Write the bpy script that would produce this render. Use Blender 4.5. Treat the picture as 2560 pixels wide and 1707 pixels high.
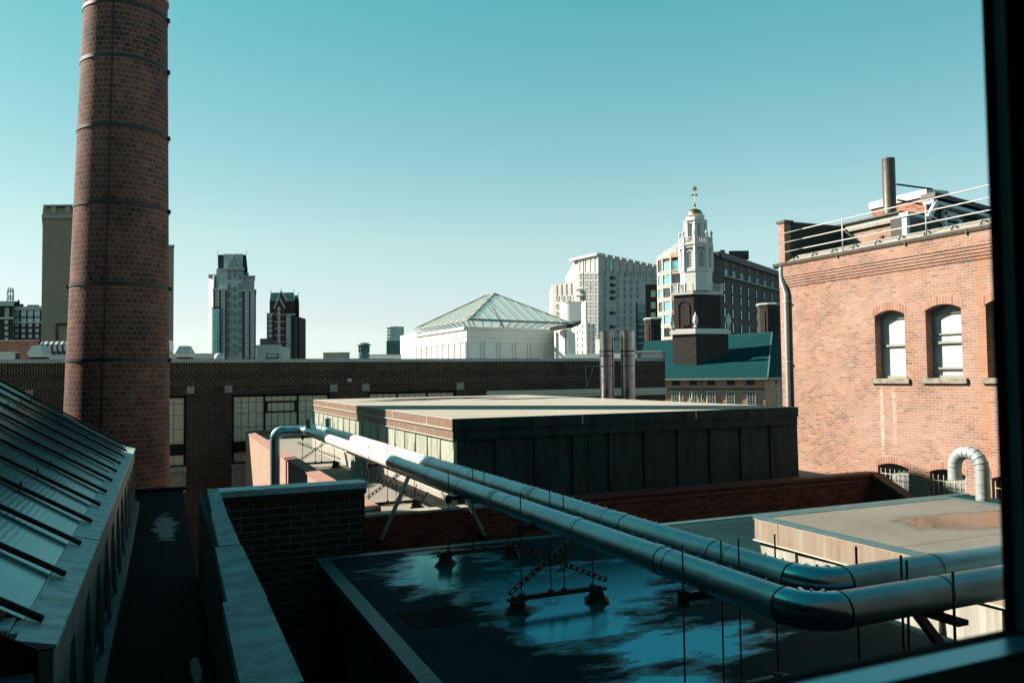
import bpy, math, random
from mathutils import Vector, Matrix
from math import sin, cos, tan, atan, pi, radians, sqrt, floor
random.seed(7)
S = bpy.context.scene
COL = S.collection
for o in list(bpy.data.objects): bpy.data.objects.remove(o)

# ------------------------------------------------------------------ camera
F = 1991.0; CX, CY = 1280.0, 853.5            # focal length and centre in photograph pixels
YAW = radians(23.65); PITCH = atan(83/1991); ROLL = 0.0111
Hv = Vector((sin(YAW), cos(YAW), 0)); r0 = Vector((cos(YAW), -sin(YAW), 0)); Zv = Vector((0, 0, 1))
FW = Hv*cos(PITCH) + Zv*sin(PITCH); up0 = -Hv*sin(PITCH) + Zv*cos(PITCH)
CR = r0*cos(ROLL) - up0*sin(ROLL); CU = r0*sin(ROLL) + up0*cos(ROLL)
cam = bpy.data.cameras.new('camera'); cam.lens = F/2560*36; cam.sensor_width = 36; cam.clip_start = 0.02; cam.clip_end = 9000
cam.dof.use_dof = True; cam.dof.focus_distance = 22; cam.dof.aperture_fstop = 7.1
co = bpy.data.objects.new('camera', cam); COL.objects.link(co)
co.matrix_world = Matrix((CR, CU, -FW)).transposed().to_4x4(); S.camera = co

def ray(x, y): return FW + CR*((x-CX)/F) - CU*((y-CY)/F)
def onX(v, x, y): r = ray(x, y); return r*(v/r.x)
def onY(v, x, y): r = ray(x, y); return r*(v/r.y)
def onZ(v, x, y): r = ray(x, y); return r*(v/r.z)
def at(x, y, d):                                # point at horizontal depth d seen at pixel x, y
    r = ray(x, y); return r*(d/r.dot(Hv))
def Xp(x, Y): return onY(Y, x, 940).x

# ------------------------------------------------------------------ sky, sun, exposure
SUN_AZ = radians(-51.5); SUN_EL = radians(34)
S.render.engine = 'CYCLES'
S.view_settings.view_transform = 'Standard'; S.view_settings.look = 'None'; S.view_settings.gamma = 1
S.view_settings.use_curve_mapping = False
S.view_settings.exposure = 1.5
S.cycles.max_bounces = 6; S.cycles.diffuse_bounces = 3; S.cycles.glossy_bounces = 3; S.cycles.transparent_max_bounces = 8
W = bpy.data.worlds.new('World'); S.world = W; W.use_nodes = True
nt = W.node_tree; nt.nodes.clear()
sky = nt.nodes.new('ShaderNodeTexSky'); sky.sky_type = 'NISHITA'; sky.sun_disc = False
sky.sun_elevation = SUN_EL; sky.sun_rotation = SUN_AZ; sky.air_density = 1.0; sky.dust_density = 0.5; sky.ozone_density = 1.0
tint = nt.nodes.new('ShaderNodeMix'); tint.data_type = 'RGBA'; tint.blend_type = 'MULTIPLY'; tint.inputs[0].default_value = 1
tc = nt.nodes.new('ShaderNodeTexCoord'); sx_ = nt.nodes.new('ShaderNodeSeparateXYZ'); rp_ = nt.nodes.new('ShaderNodeValToRGB')
nt.links.new(tc.outputs['Generated'], sx_.inputs[0]); nt.links.new(sx_.outputs[2], rp_.inputs[0])   # cool teal grading of the sky, by elevation
el_ = rp_.color_ramp.elements; el_.new(.5); el_.new(.5); el_.new(.9)
for e_, (p_, c_) in zip(el_, ((.02, (.66,.78,1.0)), (.07, (.72,.70,.72)), (.165, (.82,.85,.66)), (.43, (.39,.97,.66)), (.8, (.07,.56,.42)))): e_.position = p_; e_.color = (*c_, 1)
dt_ = nt.nodes.new('ShaderNodeVectorMath'); dt_.operation = 'DOT_PRODUCT'; dt_.inputs[1].default_value = (sin(SUN_AZ), cos(SUN_AZ), .2); nt.links.new(tc.outputs['Generated'], dt_.inputs[0])
mr_ = nt.nodes.new('ShaderNodeMapRange'); mr_.inputs[1].default_value = .0; mr_.inputs[2].default_value = 1.0; mr_.inputs[3].default_value = 1.0; mr_.inputs[4].default_value = .66; nt.links.new(dt_.outputs['Value'], mr_.inputs[0])
gm_ = nt.nodes.new('ShaderNodeVectorMath'); gm_.operation = 'SCALE'; nt.links.new(rp_.outputs[0], gm_.inputs[0]); nt.links.new(mr_.outputs[0], gm_.inputs['Scale'])
nt.links.new(gm_.outputs[0], tint.inputs[7])
bg = nt.nodes.new('ShaderNodeBackground'); bg.inputs[1].default_value = 0.080
wo = nt.nodes.new('ShaderNodeOutputWorld')
nt.links.new(sky.outputs[0], tint.inputs[6]); nt.links.new(tint.outputs[2], bg.inputs[0]); nt.links.new(bg.outputs[0], wo.inputs[0])
sl = bpy.data.lights.new('sun', 'SUN'); sl.energy = 5.0; sl.angle = radians(0.5); sl.color = (1.0, 0.87, 0.74)
so = bpy.data.objects.new('sun', sl); COL.objects.link(so)
sd = Vector((sin(SUN_AZ)*cos(SUN_EL), cos(SUN_AZ)*cos(SUN_EL), sin(SUN_EL)))
so.rotation_euler = sd.to_track_quat('Z', 'Y').to_euler()

# ------------------------------------------------------------------ mesh builder
class MB:
    def __init__(s): s.v = []; s.f = []; s.u = []; s.m = []; s.sm = []
    def poly(s, pts, mat=0, uv=None, smooth=False):
        pts = [Vector(p) for p in pts]; b = len(s.v); s.v += pts
        s.f.append(tuple(range(b, b+len(pts)))); s.m.append(mat); s.sm.append(smooth)
        if uv is None:
            n = Vector((0, 0, 0))
            for i in range(len(pts)):
                a, c = pts[i], pts[(i+1) % len(pts)]
                n += a.cross(c)
            n = n.normalized() if n.length > 1e-12 else Vector((0, 0, 1))
            if abs(n.z) > 0.8: uv = [(p.x, p.y) for p in pts]
            else:
                t = Vector((-n.y, n.x, 0)).normalized()
                if abs(t.x) >= abs(t.y): t = t if t.x > 0 else -t
                else: t = t if t.y > 0 else -t
                w = n.cross(t); w = w if w.z > 0 else -w
                uv = [(p.dot(t), p.dot(w) if abs(n.z) > .05 else p.z) for p in pts]
        s.u += uv
    def box(s, x0, x1, y0, y1, z0, z1, mat=0, skip=''):
        a = [(x0,y0,z0),(x1,y0,z0),(x1,y1,z0),(x0,y1,z0),(x0,y0,z1),(x1,y0,z1),(x1,y1,z1),(x0,y1,z1)]
        for k, q in (('b',(0,3,2,1)),('t',(4,5,6,7)),('f',(0,1,5,4)),('r',(1,2,6,5)),('k',(2,3,7,6)),('l',(3,0,4,7))):
            if k not in skip: s.poly([a[i] for i in q], mat)
        return s
    def prism(s, plan, z0, z1, mat=0, cap=True, capmat=None):   # plan counter-clockwise from above
        n = len(plan)
        for i in range(n):
            a, b = plan[i], plan[(i+1) % n]
            s.poly([(a[0],a[1],z0),(b[0],b[1],z0),(b[0],b[1],z1),(a[0],a[1],z1)], mat)
        if cap:
            s.poly([(p[0],p[1],z1) for p in plan], mat if capmat is None else capmat)
            s.poly([(p[0],p[1],z0) for p in reversed(plan)], mat if capmat is None else capmat)
        return s
    def bar(s, p0, p1, w, h, mat=0, side=None):
        p0, p1 = Vector(p0), Vector(p1); d = (p1-p0).normalized()
        a = Vector(side).normalized() if side else d.cross(Zv)
        if a.length < 1e-4: a = Vector((1, 0, 0))
        a = (a - d*a.dot(d)).normalized(); b = a.cross(d).normalized()
        c = [p + a*(w/2*i) + b*(h/2*j) for p in (p0, p1) for i, j in ((-1,-1),(1,-1),(1,1),(-1,1))]
        for q in ((0,1,2,3),(7,6,5,4),(0,4,5,1),(1,5,6,2),(2,6,7,3),(3,7,4,0)): s.poly([c[i] for i in q], mat)
        return s
    def tube(s, path, r, n=16, mat=0, caps=True, smooth=True, closed=False):
        path = [Vector(p) for p in path]; rs = r if isinstance(r, (list, tuple)) else [r]*len(path)
        rings = []; ref = None; L = 0; Ls = []
        for i, p in enumerate(path):
            if i: L += (p-path[i-1]).length
            Ls.append(L)
            d = (path[min(i+1, len(path)-1)]-path[max(i-1, 0)]).normalized()
            if ref is None: ref = d.cross(Zv) if abs(d.z) < .95 else Vector((1, 0, 0))
            ref = (ref - d*ref.dot(d)).normalized(); b = d.cross(ref)
            rings.append([p + ref*(rs[i]*cos(2*pi*k/n)) + b*(rs[i]*sin(2*pi*k/n)) for k in range(n)])
        for i in range(len(path)-1):
            for k in range(n):
                k2 = (k+1) % n; U = 2*pi*rs[0]/n
                s.poly([rings[i][k], rings[i][k2], rings[i+1][k2], rings[i+1][k]], mat,
                       [(k*U, Ls[i]), ((k+1)*U, Ls[i]), ((k+1)*U, Ls[i+1]), (k*U, Ls[i+1])], smooth)
        if caps: s.poly(list(reversed(rings[0])), mat); s.poly(rings[-1], mat)
        return s
    def lathe(s, prof, cx, cy, n=16, mat=0, smooth=True, a0=0, cap=True):
        for i in range(len(prof)-1):
            (ra, za), (rb, zb) = prof[i], prof[i+1]
            for k in range(n):
                t0, t1 = a0+2*pi*k/n, a0+2*pi*(k+1)/n
                R = prof[0][0] or .1
                q = [(cx+ra*cos(t0), cy+ra*sin(t0), za), (cx+ra*cos(t1), cy+ra*sin(t1), za), (cx+rb*cos(t1), cy+rb*sin(t1), zb), (cx+rb*cos(t0), cy+rb*sin(t0), zb)]
                u0, u1 = k*2*pi/n*R, (k+1)*2*pi/n*R
                uv = [(u0, za), (u1, za), (u1, zb), (u0, zb)]
                if rb < 1e-5: q, uv = q[:3], uv[:3]
                elif ra < 1e-5: q, uv = [q[0], q[2], q[3]], [uv[0], uv[2], uv[3]]
                s.poly(q, mat, uv, smooth)
        if cap and prof[-1][0] > 1e-5: s.poly([(cx+prof[-1][0]*cos(a0+2*pi*k/n), cy+prof[-1][0]*sin(a0+2*pi*k/n), prof[-1][1]) for k in range(n)], mat)
        return s
    def mesh(s, name, mats):
        me = bpy.data.meshes.new(name)
        me.from_pydata([tuple(v) for v in s.v], [], s.f)
        ul = me.uv_layers.new(name='UVMap')
        flat = [c for t in s.u for c in t]; ul.data.foreach_set('uv', flat)
        me.polygons.foreach_set('material_index', s.m); me.polygons.foreach_set('use_smooth', s.sm)
        for m in (mats if isinstance(mats, (list, tuple)) else [mats]): me.materials.append(m)
        if any(s.sm):
            import bmesh
            bm = bmesh.new(); bm.from_mesh(me); bmesh.ops.remove_doubles(bm, verts=bm.verts, dist=1e-4)
            for e in bm.edges:
                if len(e.link_faces) == 2 and e.calc_face_angle(0) > radians(35): e.smooth = False
            bm.to_mesh(me); bm.free()
        me.update(); return me
    def build(s, name, mats, parent=None, label=None):
        o = bpy.data.objects.new(name, s.mesh(name, mats)); COL.objects.link(o)
        if parent is not None: put(o, parent)
        if label: o['label'] = label
        return o

WT = {}                                          # world position of every placed object
def base_of(p): return WT.get(p.name, Vector(p.location))
def put(o, parent): o.parent = parent; o.matrix_parent_inverse = Matrix.Translation(-base_of(parent)); WT[o.name] = Vector((0, 0, 0))
def thing(name, label, cat, loc=(0, 0, 0), group=None):
    o = bpy.data.objects.new(name, None); COL.objects.link(o); o.location = loc; o.empty_display_size = .3
    return tag(o, label, cat, group)
def tag(o, label, cat, group=None):
    o['label'] = label; o['category'] = cat
    if group: o['group'] = group
    return o
def struct(o, label=None):
    o['kind'] = 'structure'
    if label: o['label'] = label
    return o
def place(mesh, name, parent, P, ang=0, scale=None):     # linked copy of a part mesh at world point P
    o = bpy.data.objects.new(name, mesh); COL.objects.link(o); o.parent = parent
    o.location = Vector(P) - base_of(parent); o.rotation_euler.z = ang; WT[o.name] = Vector(P)
    if scale: o.scale = scale
    return o

# ------------------------------------------------------------------ materials
def new_mat(name):
    m = bpy.data.materials.new(name); m.use_nodes = True; n = m.node_tree.nodes; n.clear()
    out = n.new('ShaderNodeOutputMaterial'); b = n.new('ShaderNodeBsdfPrincipled'); m.node_tree.links.new(b.outputs[0], out.inputs[0])
    return m, m.node_tree, b
def N(nt, t, **k):
    n = nt.nodes.new('ShaderNode'+t)
    for a, v in k.items():
        if a.startswith('i_'): n.inputs[a[2:].replace('_', ' ')].default_value = v
        elif a.startswith('n'): n.inputs[int(a[1:])].default_value = v
        else: setattr(n, a, v)
    return n
def c4(c): return (c[0], c[1], c[2], 1)
def mixc(nt, f, a, b, mode='MIX'):
    m = nt.nodes.new('ShaderNodeMix'); m.data_type = 'RGBA'; m.blend_type = mode
    for i, x in ((0, f), (6, a), (7, b)):
        if hasattr(x, 'is_output') or hasattr(x, 'links'): nt.links.new(x, m.inputs[i])
        elif i == 0: m.inputs[0].default_value = x
        else: m.inputs[i].default_value = c4(x)
    return m.outputs[2]
def ramp(nt, f, stops):
    r = nt.nodes.new('ShaderNodeValToRGB'); e = r.color_ramp.elements
    while len(e) < len(stops): e.new(.5)
    for el, (p, c) in zip(e, stops): el.position = p; el.color = c4(c) if isinstance(c, (tuple, list)) else (c, c, c, 1)
    nt.links.new(f, r.inputs[0]); return r.outputs[0]
def uvmap(nt, sx=1, sy=1, rot=0):
    t = nt.nodes.new('ShaderNodeTexCoord'); m = nt.nodes.new('ShaderNodeMapping'); m.inputs['Scale'].default_value = (sx, sy, 1); m.inputs['Rotation'].default_value = (0, 0, rot)
    nt.links.new(t.outputs['UV'], m.inputs[0]); return m.outputs[0]
def noise(nt, vec, scale, detail=4, rough=.6, dist=0):
    n = N(nt, 'TexNoise'); n.inputs['Scale'].default_value = scale; n.inputs['Detail'].default_value = detail; n.inputs['Roughness'].default_value = rough; n.inputs['Distortion'].default_value = dist
    nt.links.new(vec, n.inputs['Vector']); return n.outputs[0]
def bump(nt, b, h, s=.4, d=.01):
    n = nt.nodes.new('ShaderNodeBump'); n.inputs['Strength'].default_value = s; n.inputs['Distance'].default_value = d
    nt.links.new(h, n.inputs['Height']); nt.links.new(n.outputs[0], b.inputs['Normal'])

def m_brick(name, pal, mortar, bw, bh, ms=.01, rot=0, dirt=.5, dirtcol=(.03,.03,.03), dscale=.6, rough=.9, streak=None, off=.5, wob=.004, dark2=None):
    m, nt, b = new_mat(name); uv = uvmap(nt, 1, 1, rot)
    nz = N(nt, 'TexNoise'); nz.inputs['Scale'].default_value = 6; nt.links.new(uv, nz.inputs['Vector'])
    ad = nt.nodes.new('ShaderNodeVectorMath'); ad.operation = 'MULTIPLY_ADD'; ad.inputs[1].default_value = (wob*2, wob*2, 0)
    nt.links.new(nz.outputs[1], ad.inputs[0]); nt.links.new(uv, ad.inputs[2])
    br = N(nt, 'TexBrick'); br.offset = off; br.inputs['Scale'].default_value = 1; br.inputs['Brick Width'].default_value = bw; br.inputs['Row Height'].default_value = bh
    br.inputs['Mortar Size'].default_value = ms; br.inputs['Mortar Smooth'].default_value = .3; br.inputs['Color1'].default_value = (0,0,0,1); br.inputs['Color2'].default_value = (1,1,1,1); br.inputs['Mortar'].default_value = (.5,.5,.5,1)
    nt.links.new(ad.outputs[0], br.inputs['Vector'])
    col = ramp(nt, br.outputs[0], [(i/(len(pal)-1), p) for i, p in enumerate(pal)])
    fine = noise(nt, uv, 22, 3, .7); col = mixc(nt, .35, col, ramp(nt, fine, [(.3, (.45,.45,.45)), (.7, (1.3,1.3,1.3))]), 'MULTIPLY')
    col = mixc(nt, br.outputs[1], col, mortar)
    big = noise(nt, uv, dscale, 5, .65)
    dm = ramp(nt, big, [(.42, 0), (.72, 1)])
    if dark2:      # clusters of over-burnt dark bricks
        rr_ = ramp(nt, br.outputs[0], [(dark2[1], 0), (dark2[1]+.04, 1)]); cl = ramp(nt, noise(nt, uv, dark2[2], 5, .7), [(.46, 0), (.60, 1)])
        mm_ = nt.nodes.new('ShaderNodeMath'); mm_.operation = 'MULTIPLY'; nt.links.new(rr_, mm_.inputs[0]); nt.links.new(cl, mm_.inputs[1])
        nm_ = N(nt, 'Math', operation='SUBTRACT', n0=1.0); nt.links.new(br.outputs[1], nm_.inputs[1]); m3 = N(nt, 'Math', operation='MULTIPLY'); nt.links.new(mm_.outputs[0], m3.inputs[0]); nt.links.new(nm_.outputs[0], m3.inputs[1])
        col = mixc(nt, m3.outputs[0], col, dark2[0])
    dmx = nt.nodes.new('ShaderNodeMath'); dmx.operation = 'MULTIPLY'; dmx.inputs[1].default_value = dirt; nt.links.new(dm, dmx.inputs[0])
    col = mixc(nt, dmx.outputs[0], col, dirtcol)
    if streak:
        sp = nt.nodes.new('ShaderNodeSeparateXYZ'); nt.links.new(uv, sp.inputs[0])
        for (u0, wd, v0, v1, scol, amt) in streak:
            wn = noise(nt, uv, 1.5, 2); 
            a = N(nt, 'Math', operation='SUBTRACT', n1=u0); nt.links.new(sp.outputs[0], a.inputs[0])
            a1 = N(nt, 'Math', operation='MULTIPLY_ADD', n1=.16, n2=-.08); nt.links.new(wn, a1.inputs[0])
            a2 = N(nt, 'Math', operation='ADD'); nt.links.new(a.outputs[0], a2.inputs[0]); nt.links.new(a1.outputs[0], a2.inputs[1])
            ab = N(nt, 'Math', operation='ABSOLUTE'); nt.links.new(a2.outputs[0], ab.inputs[0])
            mr = N(nt, 'MapRange', n1=wd*.3, n2=wd, n3=1.0, n4=0.0); nt.links.new(ab.outputs[0], mr.inputs[0])
            vr = N(nt, 'MapRange', n1=v1-.25, n2=v1+.1, n3=1.0, n4=0.0); nt.links.new(sp.outputs[1], vr.inputs[0])
            vs = N(nt, 'MapRange', n1=v0, n2=v0+.7, n3=0.0, n4=1.0); nt.links.new(sp.outputs[1], vs.inputs[0])
            x = N(nt, 'Math', operation='MULTIPLY'); nt.links.new(mr.outputs[0], x.inputs[0]); nt.links.new(vr.outputs[0], x.inputs[1])
            y = N(nt, 'Math', operation='MULTIPLY'); nt.links.new(x.outputs[0], y.inputs[0]); nt.links.new(vs.outputs[0], y.inputs[1])
            pn = ramp(nt, noise(nt, uv, 5, 4), [(.35, .25), (.6, 1)])
            z = N(nt, 'Math', operation='MULTIPLY'); nt.links.new(y.outputs[0], z.inputs[0]); nt.links.new(pn, z.inputs[1])
            q = N(nt, 'Math', operation='MULTIPLY', n1=amt); nt.links.new(z.outputs[0], q.inputs[0])
            col = mixc(nt, q.outputs[0], col, scol)
    nt.links.new(col, b.inputs['Base Color']); b.inputs['Roughness'].default_value = rough; b.inputs['Specular IOR Level'].default_value = .2
    inv = N(nt, 'Math', operation='SUBTRACT', n0=1.0); nt.links.new(br.outputs[1], inv.inputs[1])
    a = N(nt, 'Math', operation='MULTIPLY_ADD', n1=.4); nt.links.new(fine, a.inputs[0]); nt.links.new(inv.outputs[0], a.inputs[2])
    bump(nt, b, a.outputs[0], .7, .012)
    return m
def m_plain(name, a, c=None, scale=3, rough=.7, metal=0, sx=1, sy=1, bmp=.2, bd=.004, lo=.35, hi=.65, spec=.4, rv=0):
    m, nt, b = new_mat(name); uv = uvmap(nt, sx, sy); n = noise(nt, uv, scale, 6, .65)
    c = c or tuple(x*.75 for x in a)
    col = ramp(nt, n, [(lo, c), (hi, a)]); nt.links.new(col, b.inputs['Base Color'])
    b.inputs['Roughness'].default_value = rough; b.inputs['Metallic'].default_value = metal; b.inputs['Specular IOR Level'].default_value = spec
    if rv:
        r = ramp(nt, n, [(.3, max(0, rough-rv)), (.7, min(1, rough+rv))]); nt.links.new(r, b.inputs['Roughness'])
    if bmp: bump(nt, b, noise(nt, uv, scale*8, 4), bmp, bd)
    return m
def m_streak(name, cols, ps=(3.2, .5), rough=.65, metal=0, spec=.4, second=None):
    m, nt, b = new_mat(name); uv = uvmap(nt, 1, 1)
    mp = nt.nodes.new('ShaderNodeMapping'); mp.inputs['Scale'].default_value = (ps[0], ps[1], 1); nt.links.new(uv, mp.inputs[0])
    n = noise(nt, mp.outputs[0], 2.2, 8, .72, .3); k = len(cols)
    col = ramp(nt, n, [(.3+.42*i/(k-1), c) for i, c in enumerate(cols)])
    if second:
        big = ramp(nt, noise(nt, uv, .8, 5, .6), [(.4, 0), (.65, 1)]); col = mixc(nt, big, col, mixc(nt, .5, col, second))
    nt.links.new(col, b.inputs['Base Color']); b.inputs['Roughness'].default_value = rough; b.inputs['Metallic'].default_value = metal; b.inputs['Specular IOR Level'].default_value = spec
    bump(nt, b, n, .35, .006); return m
def m_roof(name, dry, dry2, wet, puddles, thr=(.52,.56), pscale=.35, sy=1, seam=None, gain=.0, ripple=.03, wr=.04, spt=None, wn_=1.5, wsc=1.3, met=0, wetc=None, soft=0.0):
    """flat membrane: dry field with noise, puddles = list of (x, y, rx, ry) where water stands"""
    m, nt, b = new_mat(name); uv = uvmap(nt); n1 = noise(nt, uv, .7, 6, .6); n2 = noise(nt, uv, 9, 5, .7)
    col = ramp(nt, n1, [(.3, dry2), (.7, dry)]); col = mixc(nt, .5, col, ramp(nt, n2, [(.3, (.7,.7,.7)), (.7, (1.15,1.15,1.15))]), 'MULTIPLY')
    mask = None
    wn = N(nt, 'TexNoise'); wn.inputs['Scale'].default_value = wsc; wn.inputs['Detail'].default_value = 7; wn.inputs['Roughness'].default_value = .62
    mp = nt.nodes.new('ShaderNodeMapping'); mp.inputs['Scale'].default_value = (.8, 1.6, 1); nt.links.new(uv, mp.inputs[0]); nt.links.new(mp.outputs[0], wn.inputs['Vector'])
    for (px, py, rx, ry) in puddles:
        s = nt.nodes.new('ShaderNodeVectorMath'); s.operation = 'SUBTRACT'; s.inputs[1].default_value = (px, py, 0); nt.links.new(uv, s.inputs[0])
        d = nt.nodes.new('ShaderNodeVectorMath'); d.operation = 'DIVIDE'; d.inputs[1].default_value = (rx, ry, 1); nt.links.new(s.outputs[0], d.inputs[0])
        l = nt.nodes.new('ShaderNodeVectorMath'); l.operation = 'LENGTH'; nt.links.new(d.outputs[0], l.inputs[0])
        if mask is None: mask = l.outputs['Value']
        else:
            mi = N(nt, 'Math', operation='MINIMUM'); nt.links.new(mask, mi.inputs[0]); nt.links.new(l.outputs['Value'], mi.inputs[1]); mask = mi.outputs[0]
    ad0 = N(nt, 'Math', operation='MULTIPLY_ADD', n1=wn_, n2=(1.5-wn_)*.5); nt.links.new(wn.outputs[0], ad0.inputs[0]); ad = N(nt, 'Math', operation='ADD'); nt.links.new(ad0.outputs[0], ad.inputs[0]); nt.links.new(mask, ad.inputs[1])
    if spt: b.inputs['Specular Tint'].default_value = c4(spt)
    gr_ = N(nt, 'Math', operation='MULTIPLY_ADD', n1=soft, n2=-soft*.5); nt.links.new(noise(nt, uv, 30, 5, .85), gr_.inputs[0]); adg = N(nt, 'Math', operation='ADD'); nt.links.new(ad.outputs[0], adg.inputs[0]); nt.links.new(gr_.outputs[0], adg.inputs[1])
    mr = N(nt, 'MapRange', n1=1.62-soft*.25, n2=1.74+soft*.35, n3=1.0, n4=0.0); nt.links.new(adg.outputs[0], mr.inputs[0]); mk = mr.outputs[0]
    dr = N(nt, 'MapRange', n1=1.62, n2=1.95, n3=1.0, n4=0.0); nt.links.new(ad.outputs[0], dr.inputs[0])
    col = mixc(nt, dr.outputs[0], col, mixc(nt, .55, col, wet))
    col = mixc(nt, mk, col, wet)
    if seam:
        br = N(nt, 'TexBrick'); br.inputs['Scale'].default_value = 1; br.inputs['Brick Width'].default_value = seam[0]; br.inputs['Row Height'].default_value = seam[1]; br.inputs['Mortar Size'].default_value = .018; br.inputs['Mortar Smooth'].default_value = .4
        nt.links.new(uv, br.inputs['Vector']); k = N(nt, 'Math', operation='MULTIPLY', n1=.6); nt.links.new(br.outputs[1], k.inputs[0]); col = mixc(nt, k.outputs[0], col, tuple(x*.3 for x in dry))
    if met:
        col = mixc(nt, mk, col, mixc(nt, ramp(nt, noise(nt, uv, 38, 4, .8), [(.38, 1), (.62, 0)]), wetc, tuple(q*.45 for q in wetc))); mm = N(nt, 'Math', operation='MULTIPLY', n1=met); nt.links.new(mk, mm.inputs[0]); nt.links.new(mm.outputs[0], b.inputs['Metallic'])  # water's sky tint and grainy sparkle are mixed into its colour
    nt.links.new(col, b.inputs['Base Color'])
    rr = N(nt, 'MapRange', n1=0.0, n2=1.0, n3=.75, n4=wr); nt.links.new(mk, rr.inputs[0]); nt.links.new(rr.outputs[0], b.inputs['Roughness'])
    sp = N(nt, 'MapRange', n1=0.0, n2=1.0, n3=.02, n4=.9); nt.links.new(mk, sp.inputs[0]); nt.links.new(sp.outputs[0], b.inputs['Specular IOR Level'])
    rp = noise(nt, uv, 55, 5, .75); inv = N(nt, 'MapRange', n1=0.0, n2=1.0, n3=1.0, n4=ripple); nt.links.new(mk, inv.inputs[0])
    hh = N(nt, 'Math', operation='MULTIPLY'); nt.links.new(rp, hh.inputs[0]); nt.links.new(inv.outputs[0], hh.inputs[1]); bump(nt, b, hh.outputs[0], .8, .01)
    return m

M = {}
M['chimney'] = m_brick('chimney_brick', [(.085,.036,.027),(.135,.050,.037),(.170,.064,.047),(.15,.054,.040),(.21,.088,.062)], (.175,.17,.145), .25, .172, .013, dark2=((.045,.024,.02), .55, .5), dirt=.5, dirtcol=(.035,.022,.02), dscale=.25, wob=.012)
M['brick_sun'] = m_brick('weathered_red_brick', [(.13,.085,.065),(.235,.125,.092),(.275,.155,.115),(.215,.11,.08),(.30,.19,.145),(.25,.135,.098),(.285,.17,.125)], (.38,.28,.22), .215, .0737, .0085, dirt=.5, dirtcol=(.40,.295,.25), dscale=.42, dark2=((.13,.085,.064), .55, 1.1),
    streak=[(12.95,.16,-3.5,3.1,(.34,.15,.06),.6),(15.05,.13,1.2,3.1,(.28,.15,.07),.45),(15.95,.07,-2.6,-.4,(.50,.44,.38),.7),(15.55,.10,-2.2,-.45,(.46,.40,.35),.5)])
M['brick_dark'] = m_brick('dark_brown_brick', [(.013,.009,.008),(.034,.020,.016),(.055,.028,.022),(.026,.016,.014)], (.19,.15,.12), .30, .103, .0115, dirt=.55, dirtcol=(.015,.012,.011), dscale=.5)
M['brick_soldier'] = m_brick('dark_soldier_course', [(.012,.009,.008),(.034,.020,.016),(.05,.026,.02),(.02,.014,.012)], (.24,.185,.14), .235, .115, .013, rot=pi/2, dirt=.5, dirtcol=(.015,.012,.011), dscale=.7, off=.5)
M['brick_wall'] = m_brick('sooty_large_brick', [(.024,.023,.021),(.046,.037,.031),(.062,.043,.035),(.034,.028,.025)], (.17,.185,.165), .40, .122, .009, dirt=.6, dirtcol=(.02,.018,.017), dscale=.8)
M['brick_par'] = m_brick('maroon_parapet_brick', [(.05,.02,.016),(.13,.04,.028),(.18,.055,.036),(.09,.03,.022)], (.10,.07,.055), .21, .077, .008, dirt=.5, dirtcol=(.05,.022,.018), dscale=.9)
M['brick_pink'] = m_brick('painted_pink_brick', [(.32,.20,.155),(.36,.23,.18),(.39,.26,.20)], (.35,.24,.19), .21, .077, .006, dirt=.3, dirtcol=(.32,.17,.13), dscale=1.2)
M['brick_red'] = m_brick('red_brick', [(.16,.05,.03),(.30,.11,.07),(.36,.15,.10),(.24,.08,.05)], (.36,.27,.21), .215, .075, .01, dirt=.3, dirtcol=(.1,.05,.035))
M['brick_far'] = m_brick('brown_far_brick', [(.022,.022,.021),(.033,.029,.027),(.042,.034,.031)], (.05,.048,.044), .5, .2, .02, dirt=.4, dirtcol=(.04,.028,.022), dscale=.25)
M['wing_brown'] = m_brick('grey_brown_cladding', [(.075,.068,.062),(.095,.082,.074),(.085,.072,.066)], (.09,.08,.074), 1.2, .5, .02, dirt=.3, dirtcol=(.06,.052,.048), dscale=.1)
M['brick_wine'] = m_brick('wine_far_brick', [(.07,.028,.022),(.10,.038,.030),(.085,.032,.026)], (.08,.05,.04), .5, .2, .02, dirt=.3, dirtcol=(.05,.03,.025), dscale=.2)
M['olive'] = m_brick('olive_slab_brick', [(.19,.17,.13),(.24,.21,.155),(.21,.185,.14)], (.22,.20,.16), .6, .2, .02, dirt=.3, dirtcol=(.16,.145,.11), dscale=.15)
M['brick_orange'] = m_brick('orange_far_brick', [(.30,.15,.10),(.40,.21,.15),(.46,.26,.19)], (.42,.3,.22), .5, .16, .02, dirt=.3, dirtcol=(.3,.16,.11), dscale=.3)
M['arch'] = m_brick('arch_soldier_brick', [(.20,.10,.075),(.28,.15,.115),(.32,.19,.15)], (.38,.29,.23), .085, .24, .009, dirt=.2, dirtcol=(.4,.25,.18), off=0)
M['stone'] = m_plain('grey_stone', (.34,.31,.27), (.20,.18,.155), 4, .85)
M['sill'] = m_plain('lichen_sandstone', (.27,.25,.20), (.12,.115,.085), 7, .9, bmp=.5, bd=.01)
M['coping'] = m_plain('weathered_concrete_coping', (.28,.42,.41), (.13,.20,.20), 3.2, .85, bmp=.6, bd=.012)  # teal of the shade is put into the concrete's colour
M['coping_metal'] = m_streak('pale_metal_coping', [(.22,.24,.23),(.34,.37,.36),(.46,.48,.47)], (.6, 3), .55)
M['iron'] = m_plain('black_iron', (.025,.027,.027), (.012,.012,.012), 8, .5, .3)
M['rust'] = m_plain('rusty_rod', (.10,.045,.03), (.04,.025,.02), 20, .7)
M['pipe'] = m_plain('stucco_aluminium_jacket', (.30,.47,.50), (.21,.35,.38), 1.1, .40, .85, lo=.4, hi=.6, bmp=.45, bd=.002, rv=.06)  # jacket colour carries the teal cast of the shade
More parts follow.
